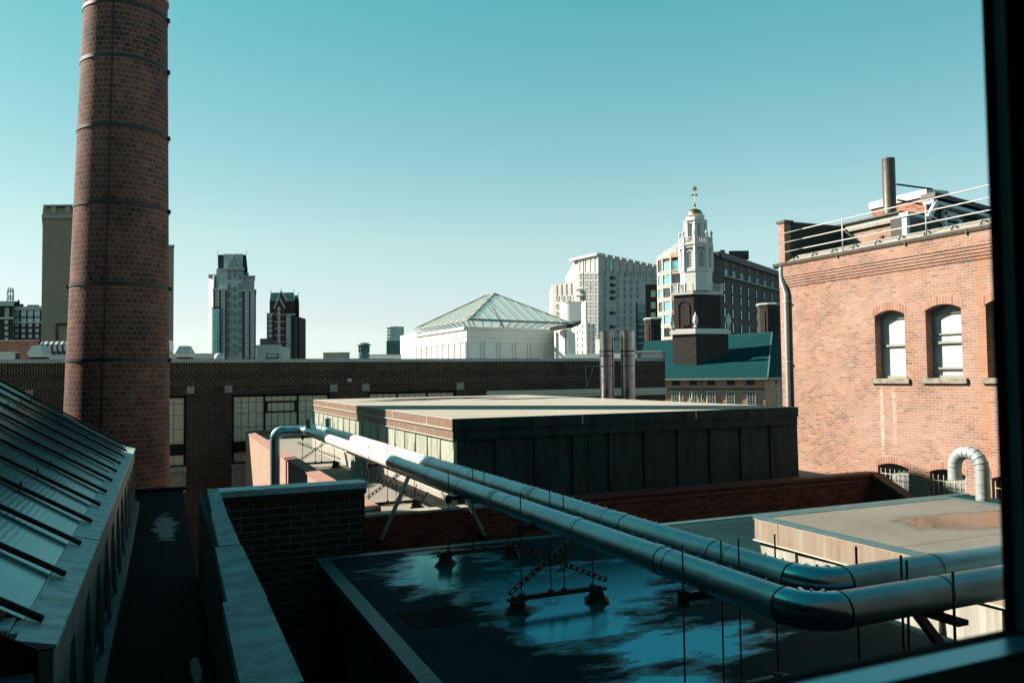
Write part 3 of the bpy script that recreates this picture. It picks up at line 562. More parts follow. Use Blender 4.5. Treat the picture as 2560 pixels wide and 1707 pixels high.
# ------------------------------------------------------------------ insulated pipes
def arc(c, a, b, r, n=7):    # quarter bend from direction a to direction b around corner c
    a, b = Vector(a), Vector(b); c = Vector(c); o = c - a*r + b*r
    return [o - b*r*cos(t*pi/2/(n-1)) + a*r*sin(t*pi/2/(n-1)) for t in range(n)]
def pipe(label, X, Yf, Yn, z, xv, wh0, wh1, yl, stub_y):
    t = thing('insulated_pipe', label, 'pipe', (X, 15, z), 'parallel insulated pipes crossing the roofs'); R = .135; rb = .27
    def sec(nm, pts, mat, r=R, n=24): m = MB(); m.tube(pts, r, n, caps=True); return m.build(nm, M[mat], t)
    A = (0,-1,0)
    e1 = arc((xv,Yf,z),(0,0,1),(1,0,0),rb); e2 = arc((X,Yf,z),(1,0,0),(0,-1,0),rb); e3 = arc((X,Yn,z),(0,-1,0),(1,0,0),rb,9)
    sec('pipe_section', [(xv,Yf,-16),(xv,Yf,z-rb)], 'pipe'); sec('elbow', e1, 'pipe', R+.004)
    sec('pipe_section', [(xv+rb,Yf,z),(X-rb,Yf,z)], 'pipe'); sec('elbow', e2, 'pipe', R+.004)
    sec('pipe_section', [(X,Yf-rb,z),(X,wh0,z)], 'pipe')
    sec('pipe_section', [(X,wh0,z),(X,wh1,z)], 'pipe_sunlit', R+.003)  # stretch coloured as if in full sun
    y = wh1; first = True
    while y > Yn+rb+.02:
        e = max(y-(.5 if first else yl), Yn+rb); sec('pipe_section', [(X,y,z),(X,e,z)], 'pipe', R if not first else R+.006); y = e; first = False
        if y > Yn+rb+.02:
            m = MB(); m.tube([(X,y+.006,z),(X,y-.006,z)], R+.004, 24); m.build('joint_band', M['pipe'], t)
    el = sec('elbow', e3, 'elbow', R+.008, 32)
    for k in (2,4,6):      # crimped inner folds of the elbow
        p = e3[k]; q = Vector((X+.27, Yn+.27, z)); d = (q-p).normalized(); m = MB(); R2 = R+.012; m.tube([p+d*(R2*cos(b))+Vector((0,0,R2*sin(b))) for b in (1.5,1.2,.9,.6,.3,.0)], [.006,.014,.020,.022,.016,.008], 8); m.build('crimp', M['elbow'], el)
    for p, q in ((e3[0],(0,1,0)),(e3[-1],(1,0,0))):
        m = MB(); p = Vector(p); q = Vector(q); m.tube([p-q*.006, p+q*.006], R+.011, 32); m.build('joint_band', M['iron'], t)
    x = X+rb
    for w in (1.08,1.6,1.6,1.6,1.6):
        sec('pipe_section', [(x,Yn,z),(x+w,Yn,z)], 'pipe', R+.001); x += w
        m = MB(); m.tube([(x-.004,Yn,z),(x+.004,Yn,z)], R+.004, 24); m.build('joint_band', M['iron'], t)
    sec('vent_stub', [(X,stub_y,z),(X,stub_y,z+.42)], 'pipe', .10, 14)
    for i in range(26):    # fastener heads along the top seam
        yy = wh0 - (wh0-Yn)*i/26; 
    for q_, (yq, sgn) in enumerate(((13.6,1),(10.7,-1),(8.1,1),(6.6,-1))):      # lapped repair straps
        m = MB(); m.tube([(X,yq+.16*sgn,z),(X,yq-.02,z)], R+.004+.001*q_, 24); m.build('repair_strap', M['galv'] if q_ == 1 else M['pipe'], t)
    m = MB(); yy = wh0
    while yy > Yn+.4: m.box(X+.055,X+.067,yy,yy+.012,z+.118,z+.136); yy -= .22
    m.build('rivet_row', M['elbow'], t)
    return t
pipe('lower-left of two insulated pipes, its near elbow in front of the other', 4.375, 27.35, 4.56, -1.785, 3.42, 24.9, 16.3, 1.9, 26.6)
pipe('upper-right of two insulated pipes, running nearer the copper penthouse', 4.985, 27.95, 5.12, -1.785, 3.44, 24.5, 15.9, 2.3, 26.6)

# ------------------------------------------------------------------ pipe supports
def ladder(m, p0, p1, w=.05, side=(0,1,0), n=None):
    p0, p1 = Vector(p0), Vector(p1); d = (p1-p0); L = d.length; d.normalize(); s = Vector(side).cross(d).normalized()*w/2
    m.bar(p0+s, p1+s, .035, .012, side=side); m.bar(p0-s, p1-s, .035, .012, side=side)
    n = n or int(L/.09)
    for i in range(n+1):
        c = p0 + d*(L*i/n); m.bar(c-s, c+s, .035, .03, side=side)
def foot(m, x, y, z0, z1, s=.19, rot=.3):
    h = z1-z0; m.lathe([(s*1.35,z0),(s*.98,z0+h*.25),(s*.72,z0+h*.55),(s*.66,z0+h*.85),(s*.60,z1)], x, y, 4, 0, False, rot)
    m.box(x-.13,x+.13,y-.05,y+.05,z1-.002,z1+.03)
def support(Y, zr, label, brace=True, xs=(4.165,4.58,4.775,5.195), zb=None, mat='rust'):
    t = thing('pipe_support', label, 'pipe support', (4.68, Y, zr), 'threaded-rod trapezes carrying the two pipes'); zb = zb or zr+.19
    for x in xs: m = MB(); m.tube([(x,Y,zb),(x,Y,-1.50)], .008, 8); m.box(x-.03,x+.03,Y-.03,Y+.03,zb+.02,zb+.05); m.build('rod', M[mat], t)
    m = MB(); m.box(4.03,5.30,Y-.03,Y+.03,zb-.035,zb+.025); m.build('beam', M['iron'], t)
    for a, b in ((xs[0],xs[1]),(xs[2],xs[3])):
        m = MB(); m.box(a-.04,b+.04,Y-.03,Y+.03,-1.985,-1.945); m.tube([(a+.03,Y,-1.95),(b-.03,Y,-1.95)], .03, 8); m.box(a-.035,a+.035,Y-.04,Y+.04,-2.03,-1.9); m.build('cradle', M['iron'], t)
    for x in (4.11, 5.25): m = MB(); foot(m, x, Y, zr, zb-.035); m.build('foot', M['rubber'], t)
    if brace:
        for a, b in (((4.02,zb+.06),(4.98,-2.12)),((4.02,-2.12),(5.36,zb+.10))):
            m = MB(); ladder(m, (a[0],Y+.045 if a[1]<-2.4 else Y-.045,a[1]), (b[0],Y+.045 if a[1]<-2.4 else Y-.045,b[1])); m.build('cross_brace', M['iron'], t)
support(26.6, -3.0, 'farthest pipe support, on the sunlit roof beside the tile-capped wall')
support(17.45, -3.0, 'pipe support on the pale roof just behind the parapet edge')
support(12.1, -3.0, 'pipe support in the bright reflection at the far end of the wet roof', brace=False)
support(9.3, -3.0, 'pipe support with crossed braces standing in the blue puddle')
support(5.85, -3.0, 'nearest pipe support, tall rods rising beside the elbows', brace=False)
t = thing('pipe_hanger', 'pair of rods and a slanting steel leg under the right-hand pipe run', 'pipe support', (5.7, 4.8, -3))
for (x, y) in ((5.62,4.36),(5.62,4.78),(5.72,4.92),(5.66,5.34)): m = MB(); m.tube([(x,y,-3.0),(x,y,-1.56)], .011, 8); m.build('rod', M['iron'], t)
m = MB(); m.box(5.58,5.70,4.3,5.4,-1.965,-1.925); m.build('cradle', M['iron'], t)
m = MB(); m.bar((5.85,5.0,-1.95),(6.75,5.0,-2.95),.07,.07); m.build('slanting_leg', M['iron'], t)
for (a, b, lab) in (((4.55,15.66,-2.02),(3.98,15.66,-3.24),'steel strut slanting down left from the pipes against the brick wall'),((5.72,15.66,-2.45),(6.2,15.66,-3.36),'steel strut slanting down right from the pipes against the brick wall')):
    t = thing('wall_strut', lab, 'strut', b); m = MB(); m.bar(a, b, .075, .045, side=(1,0,0)); m.build('channel', M['pipe'], t)
    m = MB(); m.box(b[0]-.09,b[0]+.09,b[1]+.02,b[1]+.13,b[2]-.05,b[2]+.03); m.build('wall_plate', M['iron'], t)
m = MB(); m.tube([(4.95,14.3,-2.98),(6.3,14.2,-2.96)], .02, 6)

t = thing('roof_cable', 'loose black cable lying in loops on the pale roof by the curb', 'cable', (5.3, 18.3, -3)); m = MB()
m.tube([(5.62,19.6,-2.75),(5.55,19.5,-2.96),(5.35,19.2,-2.98),(5.2,18.7,-2.98),(5.35,18.2,-2.98),(5.5,18.0,-2.97),(5.66,17.9,-2.7)], .018, 6); m.tube([(5.6,18.6,-2.6),(5.5,18.55,-2.96),(4.9,18.1,-2.98),(4.3,18.3,-2.98)], .014, 6); m.build('cable', M['iron'], t)
# ------------------------------------------------------------------ wet shed roof in the foreground
wr = thing('wet_shed', 'low flat-roofed shed with a wide blue puddle on its dark roof', 'rooftop building', (8, 7, -16))
m = MB(); m.box(2.36,17.7,.47,13.35,-3.06,-2.985); m.build('roof', M['roof_wet'], wr)
m = MB(); m.lathe([(.10,-2.985),(.10,-2.975),(.06,-2.965),(.0,-2.962)], 3.3, 6.4, 12); m.build('roof_drain', M['iron'], wr)
for (x0,x1,y0,y1) in ((2.7,3.5,9.2,9.9),(7.0,7.8,11.6,12.5),(3.0,3.3,4.2,6.3)): m = MB(); m.box(x0,x1,y0,y1,-2.99,-2.980); m.build('roof_patch', M['tar'], wr)
m = MB(); m.box(2.30,2.50,.47,13.40,-3.07,-2.972); m.box(2.50,17.7,13.22,13.42,-3.07,-2.972); m.box(2.50,17.7,.47,.60,-3.07,-2.972); m.build('edge_flashing', M['flash'], wr)
m = MB(); m.box(2.34,17.6,.5,13.38,-3.35,-3.07); m.build('fascia', M['black'], wr)
m = MB(); m.box(2.40,17.5,.5,13.3,-16,-3.35)
for i in range(13): m.bar((2.39,.8+i,-3.36),(2.36,.8+i,-5.5),.05,.03)
m.build('wall', M['copper_shaded'], wr)

# ------------------------------------------------------------------ small pale copper shed on the right
sh = thing('pale_shed', 'sunlit shed with pale streaked copper sides and a warm grey roof', 'rooftop building', (10, 7, -3))
a0,a1,b0,b1 = 8.0,12.1,3.4,9.46
m = MB(); m.box(a0+.06,a1,b0,b1-.05,-2.20,-2.135); m.build('roof', M['roof_shed'], sh)
m = MB(); m.box(a0,a0+.16,b0,b1,-2.16,-2.128,0); m.box(a0+.16,a1+.05,b1-.16,b1,-2.16,-2.128,0); m.box(a1-.1,a1+.05,b0,b1-.16,-2.16,-2.128,0); m.build('edge_strip', M['flash'], sh)
m = MB(); m.box(a0+.0,a0+.04,b0,b1,-2.165,-2.155,0); m.build('drip_edge', M['seam'], sh)
ys = [3.4,5.0,6.72,8.95,9.44]
for i in range(4): m = MB(); m.box(a0,a0+.03,ys[i],ys[i+1]-.012,-2.455,-2.165); m.build('fascia_board', M['copper_pale'], sh)
m = MB(); m.box(a0+.03,a1,b1-.04,b1-.01,-2.455,-2.165); m.box(a0-.01,a0+.02,b0,b1,-2.475,-2.458,1); m.build('fascia', [M['copper_pale'], M['seam']], sh)
for i in range(8):
    y0 = 3.45+i*.745; m = MB(); y1 = y0+.735
    m.poly([(a0+.07,y1,-2.985),(a0+.03,y0,-2.985),(a0+.045,y0,-2.475),(a0+.07,y1,-2.475)]); m.poly([(a0+.03,y0,-2.985),(a0+.12,y0,-2.985),(a0+.12,y0,-2.475),(a0+.045,y0,-2.475)])
    m.poly([(a0+.07,y1,-2.97),(a0+.02,y1-.03,-2.97),(a0+.068,y1-.012,-2.48)]); m.build('copper_panel', M['copper_green'], sh)
m = MB(); m.box(a0+.12,a1-.02,b0+.05,b1-.06,-3.0,-2.2); m.build('core_wall', M['black'], sh)

# ------------------------------------------------------------------ right-hand brick building
rb = thing('brick_warehouse', 'sunlit red brick building with arched windows and rooftop railing', 'building', (21, 8, -20))
XW = 18.0; YC = 19.76; YN = 6.0
ops = []   # (y0, y1, z0, zspring, rise)
for (y0, y1, z0, zs, ri) in ((15.14,16.11,-.215,1.50,.13),(13.50,14.505,-.205,1.53,.13),(11.85,12.86,-.20,1.55,.13),(15.155,16.145,-4.0,-2.60,.10),(13.526,14.527,-4.0,-2.59,.10),(11.9,12.86,-4.0,-2.58,.10),(10.1,11.1,-.2,1.5,.13),(10.1,11.1,-4.0,-2.6,.1)): ops.append((y0,y1,z0,zs,ri))
def arch_z(y, y0, y1, zs, ri): u = (y-(y0+y1)/2)/((y1-y0)/2); return zs + ri*(1-u*u)
m = MB(); NS = 10
cuts = sorted({YN, YC} | {o[0] for o in ops} | {o[1] for o in ops})
ZT = 2.66
for a, b in zip(cuts[:-1], cuts[1:]):
    mid = (a+b)/2; os_ = sorted([o for o in ops if o[0] < mid < o[1]], key=lambda o: o[2])
    if not os_: m.poly([(XW,b,-20),(XW,a,-20),(XW,a,ZT),(XW,b,ZT)]); continue
    for k in range(NS):
        ya, yb = a+(b-a)*k/NS, a+(b-a)*(k+1)/NS; za = zb = -20
        for o in os_:
            m.poly([(XW,yb,zb),(XW,ya,za),(XW,ya,o[2]),(XW,yb,o[2])]); za, zb = arch_z(ya,*o[:2],*o[3:]), arch_z(yb,*o[:2],*o[3:])
        m.poly([(XW,yb,zb),(XW,ya,za),(XW,ya,ZT),(XW,yb,ZT)])
D = .34
for (y0,y1,z0,zs,ri) in ops:
    m.poly([(XW,y1,z0),(XW+D,y1,z0),(XW+D,y1,zs),(XW,y1,zs)]); m.poly([(XW,y0,zs),(XW+D,y0,zs),(XW+D,y0,z0),(XW,y0,z0)])
    for k in range(NS):
        ya, yb = y0+(y1-y0)*k/NS, y0+(y1-y0)*(k+1)/NS; za, zb = arch_z(ya,y0,y1,zs,ri), arch_z(yb,y0,y1,zs,ri)
        m.poly([(XW,ya,za),(XW+D,ya,za),(XW+D,yb,zb),(XW,yb,zb)])
    m.poly([(XW,y0,z0),(XW+D,y0,z0),(XW+D,y1,z0),(XW,y1,z0)])
m.poly([(XW,YC,-20),(XW,YC,3.25),(30,YC,3.25),(30,YC,-20)]); m.poly([(XW,YC,3.25),(XW,YC,ZT),(XW+.4,YC,ZT)])
# corbelled courses: every step stands a little further out
for k in range(5):
    z0 = 2.66 + k*.078; o = .026*(k+1); m.box(XW-o,XW+.02,YN,YC-.28,z0,z0+.078 if k < 4 else 3.30,0)
m.box(XW-.02,XW+.02,YC-.28,YC,2.66,3.28)
m.build('front_wall', M['brick_sun'], rb)
for i, (y0,y1,z0,zs,ri) in enumerate(ops):
    m = MB(); hb = .24 if z0 > -1 else .2; w = (y1-y0); K = 14
    for r_ in range(2):
        for k in range(K):
            f0, f1 = -.06+1.12*k/K, -.06+1.12*(k+1)/K; ya, yb = y0+w*f0, y0+w*f1
            za, zb = arch_z(ya,y0,y1,zs,ri)+r_*hb/2, arch_z(yb,y0,y1,zs,ri)+r_*hb/2
            m.poly([(XW-.006,yb,zb),(XW-.006,ya,za),(XW-.006,ya,za+hb/2),(XW-.006,yb,zb+hb/2)], 0, [(yb,r_*.12+.0),(ya,r_*.12),(ya,r_*.12+.118),(yb,r_*.12+.118)])
    m.build('brick_arch', M['arch'], rb)
    ym = (y0+y1)/2; top = zs+ri
    f = MB(); xf = XW+.24 if z0 > -1 else XW+.22
    up = z0 > -1
    f.box(xf,xf+.08,y1-.07,y1,z0,top); f.box(xf,xf+.08,y0,y0+.07,z0,top); f.box(xf,xf+.08,y0+.07,y1-.07,zs-.10,top); f.box(xf-.01,xf+.08,y0+.07,y1-.07,z0,z0+.07)
    zm = z0+(zs-z0)*.52
    f.box(xf-.02,xf+.07,y0+.07,y1-.07,zm-.03,zm+.03)
    if i == 1: f.box(xf,xf+.05,y0+.07,y1-.07,zm+.20,zm+.235); f.box(xf-.03,xf+.05,y0+.07,y1-.07,z0+.22,z0+.27)
    wf = f.build('window', M['sash'], rb)
    p = MB(); p.poly([(xf+.05,y1-.07,z0+.07),(xf+.05,y0+.07,z0+.07),(xf+.05,y0+.07,zs-.1),(xf+.05,y1-.07,zs-.1)])
    p.build('blind' if up else 'shutter', M['blind' if up and i < 2 else ('blind_grey' if not up else 'glass')], wf)
    if up:
        q = MB(); q.box(XW-.07,XW+.28,y0-.13,y1+.13,z0-.135,z0-.001); q.build('window_sill', M['sill'], rb)
    else:
        q = MB()
        for k in range(7): yy = y0+.05+(w-.1)*k/6; q.tube([(XW+.06,yy,-4.0),(XW+.06,yy,zs-.06)], .007, 6)
        q.tube([(XW+.055,y0-.0,-2.80),(XW+.055,y1,-2.80)], .009, 6); q.build('security_bars', M['railing'], wf)
# gutter, eaves strip, snow guards, end parapet
m = MB(); prof = [(-.02,3.28),(-.10,3.285),(-.155,3.33),(-.165,3.40),(-.165,3.43),(-.15,3.43)]
for (p, q) in zip(prof[:-1], prof[1:]): m.poly([(XW+p[0],YC+.12,p[1]),(XW+p[0],YN,p[1]),(XW+q[0],YN,q[1]),(XW+q[0],YC+.12,q[1])])
m.poly([(XW+p_[0],YC+.12,p_[1]) for p_ in prof]+[(XW,YC+.12,3.43)]); m.poly([(XW-.15,YC+.12,3.42),(XW-.15,YN,3.42),(XW+.05,YN,3.42),(XW+.05,YC+.12,3.42)])
for y in (17.2,14.9,13.15,11.4): m.box(XW-.175,XW-.02,y,y+.04,3.275,3.432)
m.build('gutter', M['gutter'], rb)
m = MB(); m.poly([(XW+.0,YC-.25,3.44),(XW+.0,YN,3.44),(XW+.32,YN,3.66),(XW+.32,YC-.25,3.66)]); m.poly([(XW,YC-.25,3.25),(XW,YN,3.25),(XW,YN,3.44),(XW,YC-.25,3.44)]); m.build('eaves_strip', M['slate'], rb)
m = MB(); m.poly([(XW+.32,YC,3.655),(XW+.32,YN,3.655),(40,YN,3.9),(40,YC,3.9)]); m.build('roof', M['darkroof'], rb)
m = MB(); y = 19.2
while y > 9: 
    m.bar((XW+.06,y,3.49),(XW+.10,y-.05,3.60),.03,.035); m.bar((XW+.12,y-.16,3.53),(XW+.16,y-.06,3.60),.05,.02); y -= .78
m.build('snow_guard', M['steel'], rb)
m = MB(); m.box(XW,XW+.26,YC-.26,YC,3.28,4.72,0); m.build('end_pier', M['brick_sun'], rb)
m = MB(); m.poly([(XW+.26,YC-.262,3.6),(24.5,YC-.262,3.6),(24.5,YC-.262,4.55),(XW+.26,YC-.262,4.70)]); m.box(XW+.26,24.5,YC-.26,YC,3.3,4.55); m.build('end_parapet', M['darkroof'], rb)
m = MB(); m.box(XW-.04,XW+.34,YC-.32,YC+.06,4.72,4.80); m.box(XW+.34,24.6,YC-.30,YC+.04,4.70,4.76); m.build('parapet_cap', M['gutter'], rb)
m = MB(); yd = 19.42; xd = XW-.10
m.tube([(xd-.02,yd+.12,3.30),(xd-.02,yd+.12,3.02),(xd-.0,yd+.12,2.86),(xd+.02,yd-.02,2.45),(xd+.02,yd-.02,2.2),(xd+.02,yd-.02,-6)], .075, 12); 
for z in (2.2,.3,-1.6): m.box(xd-.07,xd+.12,yd-.11,yd+.07,z-.02,z+.02)
m.build('downpipe', M['galv'], rb)
# rooftop railing
ra = thing('roof_railing', 'white three-bar railing along the edge of the brick building roof', 'railing', (XW+.3, 13, 3.6))
for z in (4.385,4.085,3.785): m = MB(); m.tube([(XW+.0,18.70,z),(XW+.0,6.2,z)], .016, 8); m.tube([(XW,19.5,z-.005),(XW,18.7,z)], .010, 6); m.build('rail', M['railing'], ra)
for y in (17.16,14.40,11.6,8.8):
    m = MB(); m.tube([(XW+.01,y,3.45),(XW+.01,y,4.40)], .018, 8); m.tube([(XW+.01,y,4.10),(XW+.62,y-.18,3.68)], .014, 6); m.build('post', M['railing'], ra)

# roof structures behind the railing
def boxpx(mb, X, x0, x1, ytop, dep, zb=3.6, mat=0):      # block whose -X face lies in plane X between two pixel columns
    A = onX(X, x0, ytop[0]); B = onX(X, x1, ytop[1]); z = (A.z+B.z)/2; mb.box(X, X+dep, B.y, A.y, zb, z, mat); return A, B, z
c1 = thing('brick_chimney_block', 'wide brick chimney with white cap beside the black flue', 'chimney', (22.6, 16, 3.6))
m = MB(); A, B, zc = boxpx(m, 22.4, 2178, 2316, (505,478), .9); m.build('stack', M['brick_red'], c1)
m = MB(); m.box(22.34,23.36,B.y-.05,A.y+.05,zc-.22,zc+.02); m.build('cap', M['white'], c1)
c2 = thing('black_flue', 'soot-black round steel flue standing on the roof', 'flue', (21.2, 17, 3.6))
A = onX(21.2, 2205, 402); B = onX(21.2, 2237, 402); yc, rc = (A.y+B.y)/2, (A.y-B.y)/2*.80
m = MB(); m.lathe([(rc*1.12,3.6),(rc*1.12,4.3),(rc*1.08,5.0),(rc*1.07,A.z-1.9),(rc,A.z-1.88),(rc,A.z)], 21.2, yc, 20, 0, True, 0, False); m.lathe([(rc*.9,A.z),(rc*.9,A.z-.4)], 21.2, yc, 20, 0, True); m.build('tube', M['gutter'], c2)
m = MB(); m.tube([(21.3,yc-.2,5.9),(22.4,yc-.6,5.75)], .03, 6); m.tube([(21.3,yc-.2,5.4),(22.4,yc-.6,5.2)], .03, 6); m.build('stay', M['iron'], c2)
c3 = thing('brick_roof_block', 'low brick rooftop block with a grey lid behind the railing', 'rooftop building', (20.6, 16, 3.6))
m = MB(); A, B, zc = boxpx(m, 20.6, 2113, 2250, (575,549), 1.2); m.build('wall', M['brick_sun'], c3)
m = MB(); m.box(20.5,21.9,B.y-.08,A.y+.15,zc-.08,zc+.16,0); m.box(20.42,22.0,B.y-.14,A.y+.22,zc+.16,zc+.21,1); m.build('lid', [M['slate'], M['gutter']], c3)
c4_ = thing('rooftop_dormer', 'dark clapboard dormer with a louvred window and pale eaves', 'dormer', (24, 12, 3.6))
A = onX(23.6, 2325, 500); B = onX(23.6, 2560, 500)
m = MB(); zt = A.z
A2 = onY(A.y, 2332, 500)
yw = 16.7; xa = onY(yw, 2262, 560).x; xm = onY(yw, 2326, 560).x; zl_ = onY(yw, 2290, 543).z; xb = 34
zt2 = onY(yw, 2340, 500).z
m.poly([(xm,yw,3.6),(xb,yw,3.6),(xb,yw,zt2-.1),(xm,yw,zt2)]); m.box(xa,xm,yw+.02,yw+.5,3.6,zl_); m.build('wall', M['black'], c4_)
m = MB(); p0 = onY(yw-.25,2330,487); p1 = onY(yw-.25,2500,522); m.bar((p0.x,yw-.1,p0.z),(p1.x+3,yw-.1,p1.z-.45),.5,.14); m.build('roof_edge', M['iron'], c4_)
m = MB(); p0 = onY(yw-.25,2330,501); p1 = onY(yw-.25,2500,536); m.bar((p0.x,yw-.12,p0.z-.03),(p1.x+3,yw-.12,p1.z-.5),.36,.10); p0 = onY(yw-.3,2258,535); p1 = onY(yw-.3,2318,549); m.bar(p0, p1, .3, .09); m.build('eaves_board', M['blue_trim'], c4_)
m = MB(); p0 = onY(yw-.3,2342,505); p1 = onY(yw-.3,2320,545); m.bar(p0, p1, .10, .14); m.build('corner_board', M['blue_trim'], c4_); m = MB(); p0 = onY(yw-.3,2264,545); m.bar(p0, (p0.x,p0.y,3.65), .12, .16); m.build('corner_board', M['blue_trim'], c4_)
p0 = onY(yw-.06,2358,530); p1 = onY(yw-.06,2402,530); zb_ = 3.75
m = MB(); w_ = .13; m.box(p0.x,p0.x+w_,yw-.1,yw,zb_,p0.z); m.box(p1.x-w_,p1.x,yw-.1,yw,zb_,p0.z-.12); m.bar((p0.x,yw-.05,p0.z),(p1.x,yw-.05,p0.z-.12),.1,.16)
zz = zb_+.1
while zz < p0.z-.2: m.bar((p0.x+w_,yw-.05,zz),(p1.x-w_,yw-.05,zz),.08,.035); zz += .14
m.build('louvred_window', M['blue_trim'], c4_)
m = MB(); p0 = onY(yw-.08,2446,520); p1 = onY(yw-.08,2520,535); m.box(p0.x,p1.x,yw-.09,yw-.02,3.7,p0.z+.02); m.build('grey_board', M['grey_board'], c4_)
m = MB()
for i in range(16):
    x = onY(yw-.12,2408+i*2.2,540).x; z = 4.2+random.uniform(-.1,.5); m.tube([(x,yw-.012,z-.2),(x+.05,yw-.012,z+.15),(x+.12,yw-.012,z-.1)], .012, 4)
for i in range(3):
    x = onY(yw-.12,2464+i*6,540).x; m.tube([(x+.12*cos(a),yw-.1,4.35+.13*sin(a)) for a in [k*.9+i for k in range(7)]], .014, 4)
m.build('graffiti_scrawl', M['graf'], c4_)
c5 = thing('roof_vent_pipe', 'thin rusty vent pipe near the railing', 'vent pipe', (19.3,16.9,3.6)); p = onX(19.4, 2205, 590); m = MB(); m.tube([(19.4,p.y,3.6),(19.4,p.y,p.z)], .07, 8); m.build('tube', M['rust'], c5)

# gooseneck vent
gn = thing('gooseneck_vent', 'galvanised gooseneck vent duct curving over in front of the brick wall', 'vent', (14.4, 10.2, -6))
gx = 15.6
A = onX(gx, 2458, 1240); B = onX(gx, 2386, 1150); T = onX(gx, 2421, 1133)
yc = (A.y+B.y)/2; rr = (B.y-A.y)/2; pr = .135; zc = T.z-rr+.02
path = [(gx,A.y,-6),(gx,A.y,-4),(gx,A.y,zc-.6),(gx,A.y,zc)] + [(gx, yc-rr*cos(pi*k/9), zc+rr*sin(pi*k/9)) for k in range(1,10)] + [(gx,B.y,zc-.28)]
segs = MB(); segs.tube(path, pr, 20, caps=False, smooth=True); segs.build('duct', M['galv'], gn)
for k in range(2, len(path)):
    p = Vector(path[k]); d = (Vector(path[min(k+1,len(path)-1)])-Vector(path[k-1])).normalized()
    m = MB(); m.tube([p-d*.012,p+d*.012], pr+.009, 20); m.build('seam_ring', M['galv'], gn)
m = MB(); z = zc-.3
while z > -5: m.tube([(gx,A.y,z),(gx,A.y,z-.012)], pr+.007, 20); z -= .17
m.build('spiral_seam', M['galv'], gn)
m = MB(); m.box(12.2,17.9,9.5,15.7,-4.2,-4.0); struct(m.build('lower_roof', M['tar']), 'lower roof by the brick wall')
#%%PART3
# ================================================================== LONG BUILDING ACROSS THE ROOFS
LY = 44.0
lb = thing('long_brick_building', 'long dark brown brick building with pale coping and mottled wired windows', 'building', (8, 50, -20))
def Z(y, x=600): return onY(LY, x, y).z
def XL(x, y=1000): return onY(LY, x, y).x
ztop, zc0 = Z(897), Z(906)
xl, xr = -16.0, XL(1662, 930)
bays = [(XL(352),XL(466)),(XL(580),XL(825)),(XL(922),XL(1141))]
wt, wb = Z(986), Z(1159)
m = MB(); xs = [xl] + [v for b in bays for v in b] + [xr]
for i in range(0, len(xs), 2): m.poly([(xs[i],LY,-20),(xs[i+1],LY,-20),(xs[i+1],LY,Z(963)),(xs[i],LY,Z(963))])
for a, b in bays:
    m.poly([(a,LY,wt),(b,LY,wt),(b,LY,Z(963)),(a,LY,Z(963))]); m.poly([(a,LY,-20),(b,LY,-20),(b,LY,wb),(a,LY,wb)])
    m.poly([(a,LY,wb),(a,LY+.35,wb),(a,LY+.35,wt),(a,LY,wt)]); m.poly([(b,LY+.35,wb),(b,LY,wb),(b,LY,wt),(b,LY+.35,wt)]); m.poly([(a,LY,wt),(a,LY+.35,wt),(b,LY+.35,wt),(b,LY,wt)])
m.poly([(xr,LY,-20),(xr,60,-20),(xr,60,zc0),(xr,LY,zc0)]); m.poly([(xl,60,zc0),(xr,60,zc0),(xr,60,-20),(xl,60,-20)])
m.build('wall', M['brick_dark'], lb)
m = MB(); m.box(xl,xr+.01,LY-.03,LY+.3,Z(931.5),zc0); m.build('soldier_band', M['brick_soldier'], lb)
m = MB(); m.box(xl,XL(1215),LY-.03,LY+.3,Z(963.3),Z(948)); m.box(XL(1215),xr+.01,LY-.02,LY+.3,Z(963.3),Z(948)); m.build('soldier_band', M['brick_soldier'], lb)
m = MB(); m.box(xl,xr+.01,LY-.004,LY+.25,Z(948)+.001,Z(931.5)-.001); m.build('brick_band', M['brick_dark'], lb)
m = MB(); x = xl
while x < XL(1640)-.1: e = min(x+3.1, XL(1640)); m.box(x,e-.02,LY-.13,LY+.45,zc0,ztop+random.uniform(-.008,.008)); x += 3.1
m.build('coping', M['coping_metal'], lb)
m = MB(); m.box(xl,xr,LY+.45,60,.3,.45); m.build('roof', M['slate'], lb)
for x0 in (64,467,562,825,905,1141):
    y0 = 975 if x0 < 100 else (965.5 if x0 < 500 else 963.5 if x0 < 700 else 961 if x0 < 900 else 959 if x0 < 1000 else 956.5)
    a = onY(LY, x0, y0); b = onY(LY, x0+18.5, y0+17.5); m = MB(); m.box(a.x,b.x,LY-.035,LY+.05,b.z,min(a.z,Z(963.6))); m.build('stone_block', M['stone'], lb)
